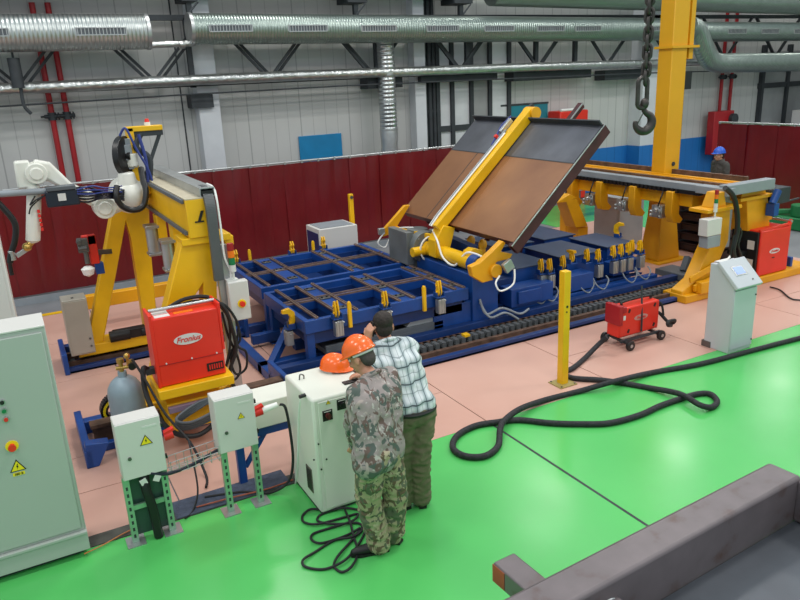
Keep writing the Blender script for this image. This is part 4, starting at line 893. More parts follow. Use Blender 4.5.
# ------------------------------------------------------------------ gas bottle
gx0, gy0 = .63, 6.87
t = empty('gas_bottle', (gx0, gy0, 0), 'blue grey gas bottle with brass valves beside the left red source', 'gas bottle')
b = MB(); b.lathe((gx0, gy0, 0), [(.15, 0), (.163, .02), (.165, .1), (.165, .62), (.155, .68), (.12, .74), (.08, .775), (.045, .79), (.04, .84)], seg=36); b.build('bottle', M('bottle_blue_grey', '8FA3AE', .45, .1, var=.08), t)
b = MB(); b.cyl((gx0, gy0, .84), (gx0, gy0, .93), .022, seg=14); b.cyl((gx0-.05, gy0, .88), (gx0+.09, gy0-.02, .88), .018, seg=12); b.cyl((gx0+.09, gy0-.04, .86), (gx0+.09, gy0-.04, .95), .028, seg=14); b.cyl((gx0, gy0, .93), (gx0, gy0, .97), .035, seg=10); b.sph((gx0+.06, gy0-.05, 1.0), .03, seg=12); b.cyl((gx0+.06, gy0-.03, .9), (gx0+.06, gy0-.05, 1.0), .012, seg=8); b.build('valve', brass, t)
b = MB(); b.cyl((gx0+.09, gy0-.07, .9), (gx0+.09, gy0-.1, .9), .036, seg=18); b.build('gauge', blk, t)

# ------------------------------------------------------------------ cabinets by the green floor
t = empty('control_cabinet', (-.55, 5.6, 0), 'large grey green control cabinet at the left edge with warning triangle', 'cabinet')
b = MB(); b.box(-1.2, .045, 5.32, 5.66, .20, 1.86); b.build('case', cabm, t, .008)
b = MB(); b.box(-1.2, .045, 5.315, 5.66, 1.86, 1.875); b.build('roof', lcab, t, .004)
b = MB(); b.box(-1.2, .05, 5.30, 5.66, .06, .215); b.box(-1.2, .05, 5.285, 5.32, .20, .225); b.build('plinth', cabm, t, .004)
b = MB(); b.box(-1.15, .0, 5.38, 5.6, 0, .06); b.build('dark_foot_gap', darkst, t)  # dark block standing in for the shaded gap under the plinth
b = MB(); b.box(-1.17, .02, 5.306, 5.32, .25, 1.83); dr = b.build('door', cabm, t, .006)
fyy = 5.306
q = AY(12, 446, fyy); b = MB(); b.cyl(q, q+V(0, -.004, 0), .042, seg=24); yp = b.build('stop_plate', yflat, dr); b = MB(); b.cyl(q, q+V(0, -.04, 0), .02, seg=18); b.cyl(q+V(0, -.03, 0), q+V(0, -.045, 0), .026, seg=18); b.build('stop_button', red, yp)
for (x, y), mm in zip(((2, 402), (4, 410.5), (6, 419)), (kflat, gflat, rflat)):
    q = AY(x, y, fyy); b = MB(); b.cyl(q, q+V(0, -.014, 0), .02, seg=18); k = b.build('button_ring', alu, dr); b = MB(); b.cyl(q, q+V(0, -.022, 0), .014, seg=16); b.build('button', mm, k)
def triangle(c, s, parent, right=V(1, 0, 0), n=V(0, -1, 0), up=V(0, 0, 1)):
    c = Vector(c); b = MB(); h = s*.866
    P = [c-right*s/2-up*h/3, c+right*s/2-up*h/3, c+up*h*2/3]
    b.poly([p + n*.001 for p in P], n*.002); a = b.build('warning_triangle', kflat, parent)
    b = MB(); b.poly([c+(p-c)*.80+n*.003 for p in P], n*.0012); y_ = b.build('triangle_field', yflat, a)
    z_ = [(.02, .32), (-.10, .02), (-.005, .05), (-.05, -.2), (.11, .12), (.02, .08), (.08, .32)]
    b = MB(); b.poly([c+right*x*s*.8+up*(v*s*.8)+n*.004 for x, v in z_], n*.001); b.build('lightning_mark', kflat, y_)
    return a
q = AY(17.5, 467, fyy); triangle(q, .105, dr)
q = AY(19, 473.5, fyy); b = MB(); b.box(q.x-.038, q.x+.038, fyy-.002, fyy, q.z-.013, q.z+.011); k = b.build('voltage_label', yflat, dr); text('380 B', .024, q+V(0, -.004, -.001), (1, 0, 0), (0, 0, 1), kflat, 'lettering', k, .0005)
def small_cab(x0, x1, label, tri, plug):
    t = empty('junction_cabinet', ((x0+x1)/2, 5.3, 0), label, 'cabinet')
    b = MB(); b.box(x0, x1, 5.26, 5.44, .56, 1.035); b.build('case', lcab, t, .006)
    b = MB(); b.box(x0+.004, x1-.004, 5.245, 5.26, .565, 1.03); dr = b.build('door', lcab, t, .004)
    triangle(((x0+x1)/2+.04, 5.245, .85), tri, dr)
    b = MB(); b.cyl((x0+.07, 5.245, .74), (x0+.07, 5.235, .74), .014, seg=14); b.build('lock', steel, dr)
    b = MB(); b.box(x1-.14, x1-.03, 5.243, 5.245, .96, .975); b.build('name_strip', lgray, dr)
    for z in (.66, .93): b = MB(); b.box(x1-.002, x1+.012, 5.25, 5.28, z, z+.03); b.build('hinge', blk, t)
    return t
t2_ = empty('tall_cabinet', (-.5, 7.2, 0), 'pale narrow cabinet edge standing behind the large control cabinet at the far left', 'cabinet')
b = MB(); b.box(-.9, -.15, 7.0, 7.5, 0, 2.2); b.build('case', lcab, t2_, .01)
b = MB(); b.box(-.88, -.18, 6.99, 7.0, .05, 2.15); b.build('door', lcab, t2_, .004)
t = small_cab(.36, .69, 'pale junction cabinet on zinc legs beside the large control cabinet', .095, 0)
def strut(x, y, t, z1=.58):
    b = MB(); b.box(x-.025, x+.025, y-.003, y+.003, .0, z1); b.box(x-.025, x-.02, y, y+.045, 0, z1); b.box(x+.02, x+.025, y, y+.045, 0, z1)
    s = b.build('strut_leg', galv, t)
    b = MB(); z = .05
    while z < z1-.05: b.box(x-.008, x+.008, y-.0045, y-.003, z, z+.03); z += .06
    b.build('strut_slot', darkst, s)
    b = MB(); b.box(x-.07, x+.07, y-.06, y+.1, 0, .008); b.build('foot_plate', alu, s)
for x in (.375, .66): strut(x, 5.27, t)
for y in (.3,): b = MB(); b.box(.36, .68, 5.28, 5.30, y-.02, y+.02); b.build('cross_strut', galv, t)
b = MB(); b.box(.40, .64, 5.33, 5.34, .03, .56); b.build('cable_guard', M('smoked_sheet', '3C5A50', .3, var=.1), t)
b = MB(); b.tube(spline([(.52, 5.30, .58), (.51, 5.26, .45), (.53, 5.25, .3), (.54, 5.25, .15), (.545, 5.25, .01)], 8), .036, 12); b.build('conduit', blk, t)
for x, a in ((.5, -.3), (.6, .5)): b = MB(); b.obox(V(x, 5.24, .52), (.05, .003, .05), Matrix.Rotation(a, 3, 'Y')); b.build('cable_tag', lgray, t)
def plug(x, z, y, t, big):
    b = MB(); b.cyl((x, y, z), (x+.07, y-.005, z+.01), .036, seg=18); s = b.build('socket', rflat, t)
    if big:
        b = MB(); b.cyl((x+.07, y-.005, z+.01), (x+.20, y-.02, z+.035), .03, .022, seg=16); b.build('plug', wht, s)
    b = MB(); b.obox(V(x+.04, y-.0, z+.045), (.08, .05, .02), Matrix.Rotation(-.3, 3, 'Y')); b.build('socket_lid', rflat, s)
plug(.712, .80, 5.34, t, False)
t = small_cab(1.105, 1.43, 'pale junction cabinet on zinc legs with red plug beside the white cabinet', .06, 0)
for x in (1.14, 1.40): strut(x, 5.27, t)
plug(1.442, .80, 5.34, t, True)
# cable tray between cabinets
t = empty('wire_cable_tray', (.9, 5.3, .5), 'wire mesh cable tray bridging the two pale junction cabinets', 'cable tray')
b = MB()
for y, z in ((5.27, .6), (5.27, .55), (5.27, .5), (5.33, .5), (5.39, .5), (5.39, .6)): b.cyl((.70, y, z), (1.12, y, z+.03), .0035, seg=6)
for k in range(7): x = .72+k*.063; b.tube([(x, 5.27, .61), (x, 5.27, .5), (x, 5.39, .5), (x, 5.39, .61)], .003, 6)
b.build('wire_mesh', alu, t)
cable([(.56, 5.25, .57), (.7, 5.26, .52), (.9, 5.3, .52), (1.1, 5.32, .57), (1.25, 5.33, .58)], .014, 'dark cable lying in the wire tray between the junction cabinets', M('navy_black', '1B2030'))
cable([(1.66, 5.32, .83), (1.70, 5.3, .80), (1.715, 5.28, .6), (1.715, 5.28, .3), (1.66, 5.3, .10), (1.5, 5.35, .02), (1.3, 5.5, .015), (1.0, 5.6, .015)], .012, 'black cable hanging from the white plug down to the floor')
cable([(1.0, 6.0, .4), (.98, 5.8, .3), (.95, 5.6, .1), (.86, 5.45, .012), (.78, 5.38, .012)], .008, 'thin dark wire hanging down behind the wire cable tray')

# white cabinet
t = empty('power_cabinet', (2.05, 5.15, 0), 'tall white cabinet the two men lean on with black rotary switches', 'cabinet')
ht = 1.037
b = MB(); b.box(1.79, 2.32, 4.88, 5.50, .02, ht); b.build('case', white, t, .02)
b = MB(); b.box(1.835, 2.30, 4.872, 4.88, .05, ht-.03); dr = b.build('front_panel', white, t, .004)
b = MB(); b.box(1.8, 2.3, 4.9, 5.48, 0, .02); b.build('foot', darkst, t)
q = AY(328, 410, 4.872)
for i, (x, y) in enumerate(((327.5, 411), (341.5, 400))):
    q = AY(x, y, 4.872); b = MB(); b.box(q.x-.042, q.x+.042, 4.868, 4.872, q.z-.045, q.z+.045); k = b.build('switch_plate', blk, dr)
    b = MB(); b.cyl(q, q+V(0, -.03, 0), .022, seg=16); b.obox(q+V(0, -.03, 0), (.012, .02, .05)); b.build('rotary_switch', M('knob_dark_red', '5A2020') if i == 0 else blk, k)
    b = MB(); b.box(q.x-.03, q.x+.03, 4.8665, 4.868, q.z+.03, q.z+.037); b.build('switch_marks', lgray, k)
q = AY(328, 398.5, 4.872); triangle(q, .04, dr)
for x, y in ((318, 439), (313.5, 454.5), (321, 464), (326, 454)):
    q = AY(x, y, 4.88); b = MB(); b.cyl((q.x, 4.873, q.z), (q.x, 4.865, q.z), .007, seg=8); b.build('screw', blk, t)
b = MB(); b.box(1.783, 1.79, 5.02, 5.14, .14, .36)
g = b.build('vent_panel', M('grille_bronze', '5C5A50', .5), t)
b = MB()
for k in range(12): b.box(1.781, 1.784, 5.03, 5.13, .155+k*.016, .163+k*.016)
b.build('vent_slots', blk, g)
b = MB(); b.box(2.13, 2.27, 5.0, 5.06, ht, ht+.01); b.build('top_slot', blk, t)
b = MB(); b.tube(spline([(1.86, 5.32, ht), (1.87, 5.32, ht+.045), (1.9, 5.32, ht+.03), (1.9, 5.32, ht)], 6), .006, 6); b.build('lifting_eye', steel, t)
t.location += V(-.03, -.07, 0)
cable([AX(303, 396, 1.78)+V(-.0, 0, .0), AX(300, 402, 1.76), AX(298.5, 420, 1.755), AX(298, 450, 1.755), AX(296, 480, 1.755), AX(292, 497, 1.74), AX(290, 506, 1.72)], .008, 'white cable hanging down the left side of the white cabinet', wht)
b = MB(); q = AX(305, 395, 1.76); b.cyl(q+V(0, 0, 0), q+V(-.05, -.01, .0), .016, seg=12); b.build('cable_gland', blk, t)

# desk-like white box behind junction cabinets
t = empty('junction_bench', (1.6, 5.9, 0), 'white metal chest on a blue frame between the junction cabinet and the white cabinet', 'cabinet')
b = MB(); b.box(1.5, 2.05, 5.62, 5.95, .50, .75); b.build('case', white, t, .01)
b = MB(); b.box(1.3, 2.0, 5.64, 5.70, .42, .50); b.box(1.33, 1.40, 5.64, 5.70, 0, .45); b.bar((1.40, 5.67, .15), (1.62, 5.67, .45), .04, .04, (0, 1, 0)); b.box(1.95, 2.0, 5.64, 5.70, 0, .45); b.build('frame', blue, t, .005)

# mat and trench strip
b = MB(); b.box(.72, 1.72, 5.41, 5.68, 0, .012); tag(b.build('ribbed_mat', M('blue_grey_mat', '4A5468', .7, var=.15, scale=20, bump=.4, bscale=60)), 'blue grey ribbed mat on the floor under the junction cabinets', 'mat')
b = MB(); b.box(.02, 2.3, 5.405, 5.56, -.005, .006); struct(b.build('trim_9', M('trench_concrete', '55564F', .8, var=.25, scale=6)))
cable([(.0, 5.3, .03), (.15, 5.36, .02), (.35, 5.44, .02), (.6, 5.46, .02)], .005, 'thin orange wire on the floor beside the foot of the large control cabinet', M('orange_wire', 'C87840'))
cable([(1.75, 5.44, .02), (1.5, 5.42, .02), (1.2, 5.44, .03), (.9, 5.48, .02)], .007, 'thin brown red wire on the floor behind the second junction cabinet', M('red_wire', 'B05A40'))

# ------------------------------------------------------------------ bollard, desk panel, cart
t = empty('bollard', (5.08, 5.69, 0), 'square yellow bollard post standing on the pink floor', 'post')
b = MB(); b.box(5.035, 5.125, 5.65, 5.74, 0, 1.33); b.build('post', yel, t, .006)
b = MB(); b.box(4.96, 5.20, 5.58, 5.80, 0, .012); fp = b.build('foot_plate', M('worn_plate', 'A89A60', .5, .3), t)
for x in (4.985, 5.175):
    for y in (5.6, 5.78): b = MB(); b.cyl((x, y, .012), (x, y, .022), .011, seg=6); b.build('bolt', steel, fp)
b = MB(); b.cyl((5.08, 5.65, .93), (5.08, 5.647, .93), .015, seg=10); b.cyl((5.075, 5.65, .87), (5.075, 5.647, .87), .01, seg=10); b.build('bolt_hole', blk, t)
t.location += V(.035, .02, 0)
t = empty('control_desk', (7.5, 5.4, 0), 'white green control desk with sloping screen standing at the floor edge', 'control desk')
x0, x1, y0, y1 = 7.33, 7.74, 5.24, 5.6
pc = M('desk_enamel', 'C0C5CA', .42, var=.02)
b = MB(); b.poly([(x0, y0, .0), (x0, y1, 0), (x0, y1, 1.08), (x0, y1-.13, 1.09), (x0, y0, .86)], (x1-x0, 0, 0)); b.build('case', pc, t, .008)
b = MB(); b.box(x0+.0, x1, y0-.012, y0, .05, .80); dd = b.build('door', pc, t, .004)
s0 = V(0, (y1-.13)-(y0-.04), 1.10-.845).normalized(); nn = V(0, -s0.z, s0.y)
rot = Matrix((V(1, 0, 0), s0, nn)).transposed()
cc = V((x0+x1)/2, (y0-.04+y1-.13)/2, (.845+1.10)/2)
b = MB(); b.obox(cc, (x1-x0+.05, .40, .05), rot); lid = b.build('sloping_lid', pc, t, .01)
b = MB(); b.obox(cc+nn*.027+s0*.03+V(-.02, 0, 0), (.21, .14, .006), rot); f = b.build('screen_frame', alu, lid, .002)
sc = M('screen_glow', '8FA6E0', .2); N, L, bb = nodes(sc); bb.inputs['Emission Color'].default_value = lin('8EA2EE'); bb.inputs['Emission Strength'].default_value = .5
b = MB(); b.obox(cc+nn*.0315+s0*.03+V(-.02, 0, 0), (.15, .10, .002), rot); b.build('screen', sc, f)
b = MB(); b.cyl(cc+nn*.025+s0*-.12+V(.1, 0, 0), cc+nn*.034+s0*-.12+V(.1, 0, 0), .01, seg=12); b.build('key_switch', steel, lid)
b = MB(); b.poly([(x0+.08, y1-.14, 1.10), (x0+.2, y1-.12, 1.14), (x0+.32, y1-.02, 1.13), (x0+.3, y1, 1.09), (x0+.06, y1, 1.09)], (0, 0, .004)); b.build('paper_sheet', wht, t)
for z in (.12, .7): b = MB(); b.cyl((x1-.02, y0-.012, z), (x1-.02, y0-.02, z), .01, seg=10); b.build('lock', blk, dd)
b = MB(); b.box(x0-.01, x0+.18, y1-.1, y1+.03, 0, .08); b.box(x0+.02, x0+.12, y0+.02, y0+.1, 0, .01); b.build('cable_entry', steel, t, .004)

# red wire feeder cart
t = empty('wire_feeder_cart', (6.7, 6.2, 0), 'small red wire feeder on a wheeled cart beside the yellow bollard', 'welding machine')
b = MB(); b.box(6.36, 7.06, 6.14, 6.36, .13, .52); b.build('housing', red, t, .02)
b = MB(); b.box(6.34, 6.4, 6.12, 6.38, .3, .56); b.box(6.40, 6.46, 6.12, 6.38, .46, .54); b.build('front_panel', redD, t, .01)
badge = oval((6.73, 6.139, .35), .12, .038, (1, 0, 0), (0, 0, 1), M('badge_dull', 'C89088', .5), t); text('Fronius', .05, (6.73, 6.132, .35), (1, 0, 0), (0, 0, 1), rflat, 'lettering', badge, shear=.3)
for x, z in ((6.52, .47), (6.97, .47), (6.52, .2), (6.97, .2)): b = MB(); b.obox(V(x, 6.138, z), (.03, .006, .05), Matrix.Rotation(.4, 3, 'Y')); b.build('corner_clip', blk, t)
b = MB(); b.box(6.42, 6.46, 6.137, 6.14, .36, .42); b.build('label', lgray, t)
b = MB(); b.tube(spline([(6.5, 6.25, .52), (6.5, 6.25, .56), (6.75, 6.25, .57), (7.0, 6.25, .56), (7.0, 6.25, .52)], 6), .016, 8); b.build('handle', blk, t)
b = MB(); b.cyl((6.73, 6.12, .30), (6.78, 6.2, .74), .012, seg=10); b.cyl((6.73, 6.12, .16), (6.73, 6.12, .32), .012, seg=8); b.build('stand_rod', darkst, t)
b = MB(); b.bar((6.35, 6.1, .10), (7.05, 6.1, .10), .03, .03); b.bar((6.35, 6.36, .10), (7.05, 6.36, .10), .03, .03); b.bar((6.42, 6.0, .08), (6.42, 6.4, .10), .03, .03); b.bar((7.0, 6.05, .08), (7.0, 6.4, .10), .03, .03); b.build('cart_frame', darkst, t)
for x, y in ((6.42, 6.0), (7.02, 6.05), (6.4, 6.42), (7.02, 6.42)):
    b = MB(); b.cyl((x, y-.022, .065), (x, y+.022, .065), .065, seg=24); w_ = b.build('wheel', blk, t, .008)
    b = MB(); b.cyl((x, y-.026, .065), (x, y+.026, .065), .022, seg=14); b.build('wheel_hub', alu, w_)
b = MB(); b.tube(spline([(7.06, 6.25, .35), (7.14, 6.2, .3), (7.2, 6.12, .2), (7.28, 6.1, .16), (7.26, 6.05, .22), (7.1, 6.02, .24), (7.08, 6.0, .2), (7.2, 6.05, .16)], 8), .022, 8); b.tube(spline([(7.02, 6.2, .5), (7.1, 6.15, .45), (7.12, 6.12, .3)], 6), .016, 8); b.build('cable_loop', black, t)

t.location += V(.05, 0, 0)
# thick black hose on the floor
px = [(607, 337), (598, 345), (585, 358), (573, 368), (563, 373), (573, 378), (600, 380), (622, 383), (650, 388), (680, 394), (700, 405), (712, 407), (717, 401), (710, 394), (697, 394), (680, 399), (660, 406), (640, 415), (610, 423), (580, 424), (550, 423), (520, 420), (498, 422), (475, 426), (457, 436), (453, 448), (465, 456), (485, 456), (498, 446), (500, 430), (504, 421), (520, 409), (545, 400), (580, 391), (612, 382), (650, 373), (700, 364), (750, 351), (800, 338), (850, 326)]
pts = []
for i, (x, y) in enumerate(px):
    zz = .03
    if i == 0: zz = .24
    if i == 1: zz = .13
    if i in (29, 30, 31): zz = .075
    if i in (9, 10): zz = .07
    if i in (34,): zz = .085
    pts.append(AZ(x, y, zz))
b = MB(); b.tube(spline(pts, 9), .031, 12)
hs = M('woven_black_hose', '26272B', .7, var=.25, scale=30, bump=.6, bscale=30)
tag(b.build('hose', hs), 'thick black sleeved hose looping across the green floor to the red cart', 'hose')
cable([AZ(770, 287, .02), AZ(780, 290, .02), AZ(790, 298, .02), AZ(800, 300, .02), AZ(830, 300, .02)], .012, 'thin black cable on the pink floor below the right red source')
# black cable pile by the white cabinet
def floor_cable(px, label, r=.010):
    pts = [AZ(x, y, r+.002+(.012 if i % 3 == 1 else 0)) for i, (x, y) in enumerate(px)]
    return cable(pts, r, label, black, 8)
floor_cable([(330, 511), (312, 509), (303, 515), (304, 522), (318, 524), (345, 517), (358, 514), (352, 521), (330, 528), (313, 534), (312, 540), (322, 543), (345, 536), (360, 528)], 'upper black cable of the tangle on the green floor by the white cabinet')
floor_cable([(360, 510), (342, 508), (322, 514), (318, 521), (335, 524), (358, 523), (362, 530), (352, 537), (335, 540), (315, 552), (303, 560), (306, 567), (325, 569), (345, 560), (358, 545), (366, 530)], 'lower black cable of the tangle with the long loop at its left')
floor_cable([(345, 510), (350, 522), (354, 538), (358, 552), (352, 566), (342, 572), (334, 566), (338, 556), (352, 540), (366, 522)], 'black cable with a small loop in front of the camouflage man')

# ------------------------------------------------------------------ foreground steel frame
t = empty('steel_weldment', (2.6, 2.2, 0), 'dark grey welded square steel beam frame in the right foreground', 'steel beam')
fs = M('dark_primed_steel', '6E6668', .42, .25, var=.16, scale=6, dirt='5A4238', bump=.05, bscale=10)
az = 1.0
A1, A2, = V(1.3, 2.275, az), V(3.87, 2.405, az)
dr_ = (A2-A1).normalized(); sd_ = V(dr_.y, -dr_.x, 0)
b = MB(); b.poly([A1, A2, A2+sd_*.21, A1+sd_*.21], (0, 0, -.33)); b.build('main_beam', fs, t, .022)
b = MB(); b.poly([A1+sd_*.21+V(0, 0, -.30), A2+sd_*.21+V(.1, 0, -.30), A2+sd_*1.7+V(.1, 0, -.30), A1+sd_*1.7+V(0, 0, -.30)], (0, 0, -.03)); b.build('base_sheet', M('dark_sheet', '5C6168', .35, .35, var=.12, scale=2), t)
b = MB(); c0 = A2+sd_*.2+dr_*-.04; b.poly([c0+V(0, 0, -.02), c0+dr_*.16+V(0, 0, -.02), c0+dr_*.16+sd_*1.4+V(0, 0, -.02), c0+sd_*1.4+V(0, 0, -.02)], (0, 0, -.28)); b.build('cross_beam', fs, t, .015)
b = MB(); q = AZ(505, 575, .82); q2 = q + sd_*.5
b.bar(AZ(522, 574, .78)+V(-.05, .10, 0), AZ(522, 574, .78)+sd_*.4+V(-.05, 0, 0), .15, .13); b.build('stub_tube', fs, t, .01)
e0 = AZ(522, 574, .78)+V(-.05, .10, 0); e1 = AZ(522, 574, .78)+sd_*.4+V(-.05, 0, 0); ed = (e0-e1).normalized()
b = MB(); sx_ = V(-ed.y, ed.x, 0); sx_ = sx_ if sx_.x < 0 else -sx_; b.bar(e0+sx_*.076, e0-ed*.10+sx_*.076, .004, .11); b.build('orange_end', M('orange_primer', 'B05038', .6, var=.2), t)
b = MB(); s0_ = A1+dr_*.92+sd_*.2+V(0, 0, -.17); b.bar(s0_, s0_+sd_*.5, .12, .12); b.build('stub_tube', fs, t, .01)
b = MB(); b.tube([s0_+sd_*.012+V(.065*math.cos(k), .0, .065*math.sin(k)) for k in [PI*j/12 for j in range(13)]], .006, 6); b.build('weld_bead', alu, t)
for q in (A1+dr_*.3+sd_*.1, A2-dr_*.3+sd_*.1, A1+dr_*.3+sd_*1.6, A2-dr_*.3+sd_*1.6):
    b = MB(); b.box(q.x-.06, q.x+.06, q.y-.06, q.y+.06, 0, az-.33); b.build('trestle_leg', fs, t)

# ------------------------------------------------------------------ people
skin_m = M('skin', 'C68E72', .5, var=.05, scale=9)
def camo(name, cols, scale):
    mt = M(name, cols[0], .8, var=.0); N, L, b = nodes(mt); tc = [n for n in N if n.type == 'TEX_COORD'][0]
    prev = None
    for i, (c, th, sc) in enumerate(zip(cols[1:], (.52, .56, .60, .63), (1, 1.3, 1.15, 2.2))):
        mp = N.new('ShaderNodeMapping'); mp.inputs['Location'].default_value = (i*3.7, i*5.1, i*2.3); mp.inputs['Scale'].default_value = (1, 1, .75); L.new(tc.outputs['Object'], mp.inputs[0])
        n = N.new('ShaderNodeTexNoise'); n.inputs['Scale'].default_value = scale*sc; n.inputs['Detail'].default_value = 2.5; n.inputs['Distortion'].default_value = 1.2
        L.new(mp.outputs[0], n.inputs['Vector'])
        r = N.new('ShaderNodeMapRange'); r.inputs[1].default_value = th; r.inputs[2].default_value = th+.025; L.new(n.outputs['Fac'], r.inputs[0])
        mx = N.new('ShaderNodeMix'); mx.data_type = 'RGBA'; L.new(r.outputs[0], mx.inputs['Factor'])
        if prev is None: mx.inputs['A'].default_value = lin(cols[0])
        else: L.new(prev.outputs['Result'], mx.inputs['A'])
        mx.inputs['B'].default_value = lin(c); prev = mx
    L.new(prev.outputs['Result'], b.inputs['Base Color']); return mt
camoJ = camo('camouflage_jacket_cloth', ('958C88', '56605A', '6A5750', 'A89C94', 'B9B6AE'), 10)
camoT = camo('camouflage_trouser_cloth', ('A09778', '5E6450', '665442', 'B2A88C', '4A4C40'), 9.5)
def plaid(name, ex, ez):
    mt = M(name, 'E8EEEE', .75, var=0); N, L, b = nodes(mt); tc = [n for n in N if n.type == 'TEX_COORD'][0]
    col = None
    def band(vec, per, wd, soft, ph):
        d = N.new('ShaderNodeVectorMath'); d.operation = 'DOT_PRODUCT'; d.inputs[1].default_value = vec; L.new(tc.outputs['Object'], d.inputs[0])
        a = N.new('ShaderNodeMath'); a.operation = 'ADD'; a.inputs[1].default_value = ph+10*per; L.new(d.outputs['Value'], a.inputs[0])
        p = N.new('ShaderNodeMath'); p.operation = 'PINGPONG'; p.inputs[1].default_value = per/2; L.new(a.outputs[0], p.inputs[0])
        r = N.new('ShaderNodeMapRange'); r.inputs[1].default_value = wd-soft; r.inputs[2].default_value = wd+soft; r.inputs[3].default_value = 1; r.inputs[4].default_value = 0; L.new(p.outputs[0], r.inputs[0]); return r
    prev = None
    for vec, per, wd, soft, ph, c, f in ((ex, .095, .017, .008, 0, '9AABAF', .75), (ez, .10, .014, .006, .02, '9AABAF', .7), (ex, .095, .0035, .001, 0.0, '3B4A50', .8), (ez, .10, .004, .001, .02, '303C42', .9), (ex, .095, .002, .001, .045, '5A6A70', .6), (ez, .10, .002, .001, .07, '5A6A70', .6)):
        r = band(vec, per, wd, soft, ph); m_ = N.new('ShaderNodeMath'); m_.operation = 'MULTIPLY'; m_.inputs[1].default_value = f; L.new(r.outputs[0], m_.inputs[0])
        mx = N.new('ShaderNodeMix'); mx.data_type = 'RGBA'; mx.inputs['B'].default_value = lin(c); L.new(m_.outputs[0], mx.inputs['Factor'])
        if prev is None: mx.inputs['A'].default_value = lin('D6DEDF')
        else: L.new(prev.outputs['Result'], mx.inputs['A'])
        prev = mx
    L.new(prev.outputs['Result'], b.inputs['Base Color']); return mt

class Blob:
    """union of tapered capsules, remeshed to one continuous surface"""
    def __init__(s): s.b = MB()
    def cap(s, a, b_, ra, rb=None):
        a = Vector(a); b_ = Vector(b_); rb = ra if rb is None else rb
        if (b_-a).length > 1e-4: s.b.cyl(a, b_, ra, rb, seg=16)
        s.b.sph(a, ra, seg=16); s.b.sph(b_, rb, seg=16); return s
    def chain(s, P):
        for (a, ra), (c, rc) in zip(P, P[1:]): s.cap(a, c, ra, rc)
        return s
    def ell(s, c, sc, rot=None): s.b.sph(c, 1, sc, rot, 24); return s
    def build(s, name, mat, parent=None, voxel=.009, smooth=6, wr=0, wscale=9, seed=0):
        o = s.b.build('tmp', None)
        r = o.modifiers.new('r', 'REMESH'); r.mode = 'VOXEL'; r.voxel_size = voxel
        k = o.modifiers.new('s', 'SMOOTH'); k.factor = .5; k.iterations = smooth
        me = from_eval(o); old = o.data; bpy.data.objects.remove(o); bpy.data.meshes.remove(old)
        if wr:
            nrm = [v.normal.copy() for v in me.vertices]
            for v, n in zip(me.vertices, nrm):
                p = v.co*wscale + V(seed, seed*2, 0); q = V(p.x, p.y, p.z*1.6)
                v.co += n*wr*(1-abs(noise.noise(q))*2.6 + .5*noise.noise(q*2.3))
        b = MB(); b.bm.from_mesh(me); bpy.data.meshes.remove(me)
        return b.build(name, mat, parent, ang=80)
def hand(B, wrist, dirv, palmn, thumbside, curl=.5, s=1.):
    """palm, four unequal bent fingers and a thumb that leaves the side of the palm"""
    d = Vector(dirv).normalized(); n = Vector(palmn).normalized(); n = (n - d*n.dot(d)).normalized(); t = d.cross(n)*thumbside
    w0 = Vector(wrist)
    for o in (-.028, -.009, .010, .028): B.cap(w0 + t*o*.7*s + d*.015*s, w0 + t*o*s + d*.085*s, .017*s, .014*s)
    for i, (o, ln) in enumerate(((.033, .072), (.011, .080), (-.011, .074), (-.033, .058))):
        p = w0 + t*o*s + d*.09*s; dd = d.copy(); L3 = (ln*.45, ln*.32, ln*.23); r = .0098*s
        for q in L3:
            ang = curl*(.6+.12*i); dd = (dd*math.cos(ang) + n*math.sin(ang)).normalized(); p2 = p + dd*q*s; B.cap(p, p2, r, r*.9); p = p2; r *= .9
    p = w0 + t*.03*s + d*.03*s; dd = (d*.6 + t*.75 + n*.25).normalized(); p2 = p+dd*.04*s; B.cap(p, p2, .013*s, .011*s); dd = (dd*.8 + n*.4 + d*.4).normalized(); B.cap(p2, p2+dd*.034*s, .0105*s, .009*s)
def head(B, c, f, up):
    """f = face direction, c = centre of the skull"""
    f = Vector(f).normalized(); up = Vector(up); up = (up - f*up.dot(f)).normalized(); r = f.cross(up); R = Matrix((r, f, up)).transposed()
    def q(x, y, z): return c + r*x + f*y + up*z
    B.ell(q(0, -.012, .03), (.074, .094, .085), R); B.ell(q(0, .02, -.03), (.062, .072, .085), R); B.ell(q(0, .05, -.082), (.036, .034, .028), R)
    B.cap(q(0, .088, .0), q(0, .108, -.035), .011, .015); B.ell(q(0, .083, -.062), (.026, .016, .011), R); B.ell(q(0, .075, .03), (.058, .022, .014), R)
    for s in (-1, 1):
        B.ell(q(s*.077, -.005, -.015), (.010, .022, .034), R); B.ell(q(s*.04, .065, -.03), (.022, .02, .02), R)
    return q, R
def eyes(q, parent):
    for s in (-1, 1):
        b = MB(); b.sph(q(s*.03, .078, .008), .0125, seg=12); e = b.build('eye', wht, parent)
        b = MB(); b.sph(q(s*.03, .086, .008), .006, seg=10); b.build('pupil', kflat, e)
def shoe(parent, heel, f, mat):
    f = Vector(f).normalized(); h = V(heel.x, heel.y, 0)
    B = Blob(); B.chain([(h+V(0, 0, .045), .040), (h+f*.10+V(0, 0, .045), .042), (h+f*.19+V(0, 0, .036), .036), (h+f*.225+V(0, 0, .03), .028)]); B.cap(h+f*.02+V(0, 0, .05), h+f*.03+V(0, 0, .12), .045, .045)
    o = B.build('shoe', mat, parent, .009, 4)
    b = MB(); s = V(f.y, -f.x, 0); P = [h+f*x+s*y for x, y in ((-.04, -.03), (-.04, .03), (.08, .042), (.18, .046), (.25, .02), (.25, -.02), (.18, -.046), (.08, -.042))]
    b.poly([p+V(0, 0, .002) for p in P], (0, 0, .02)); b.build('sole', kflat, o); return o
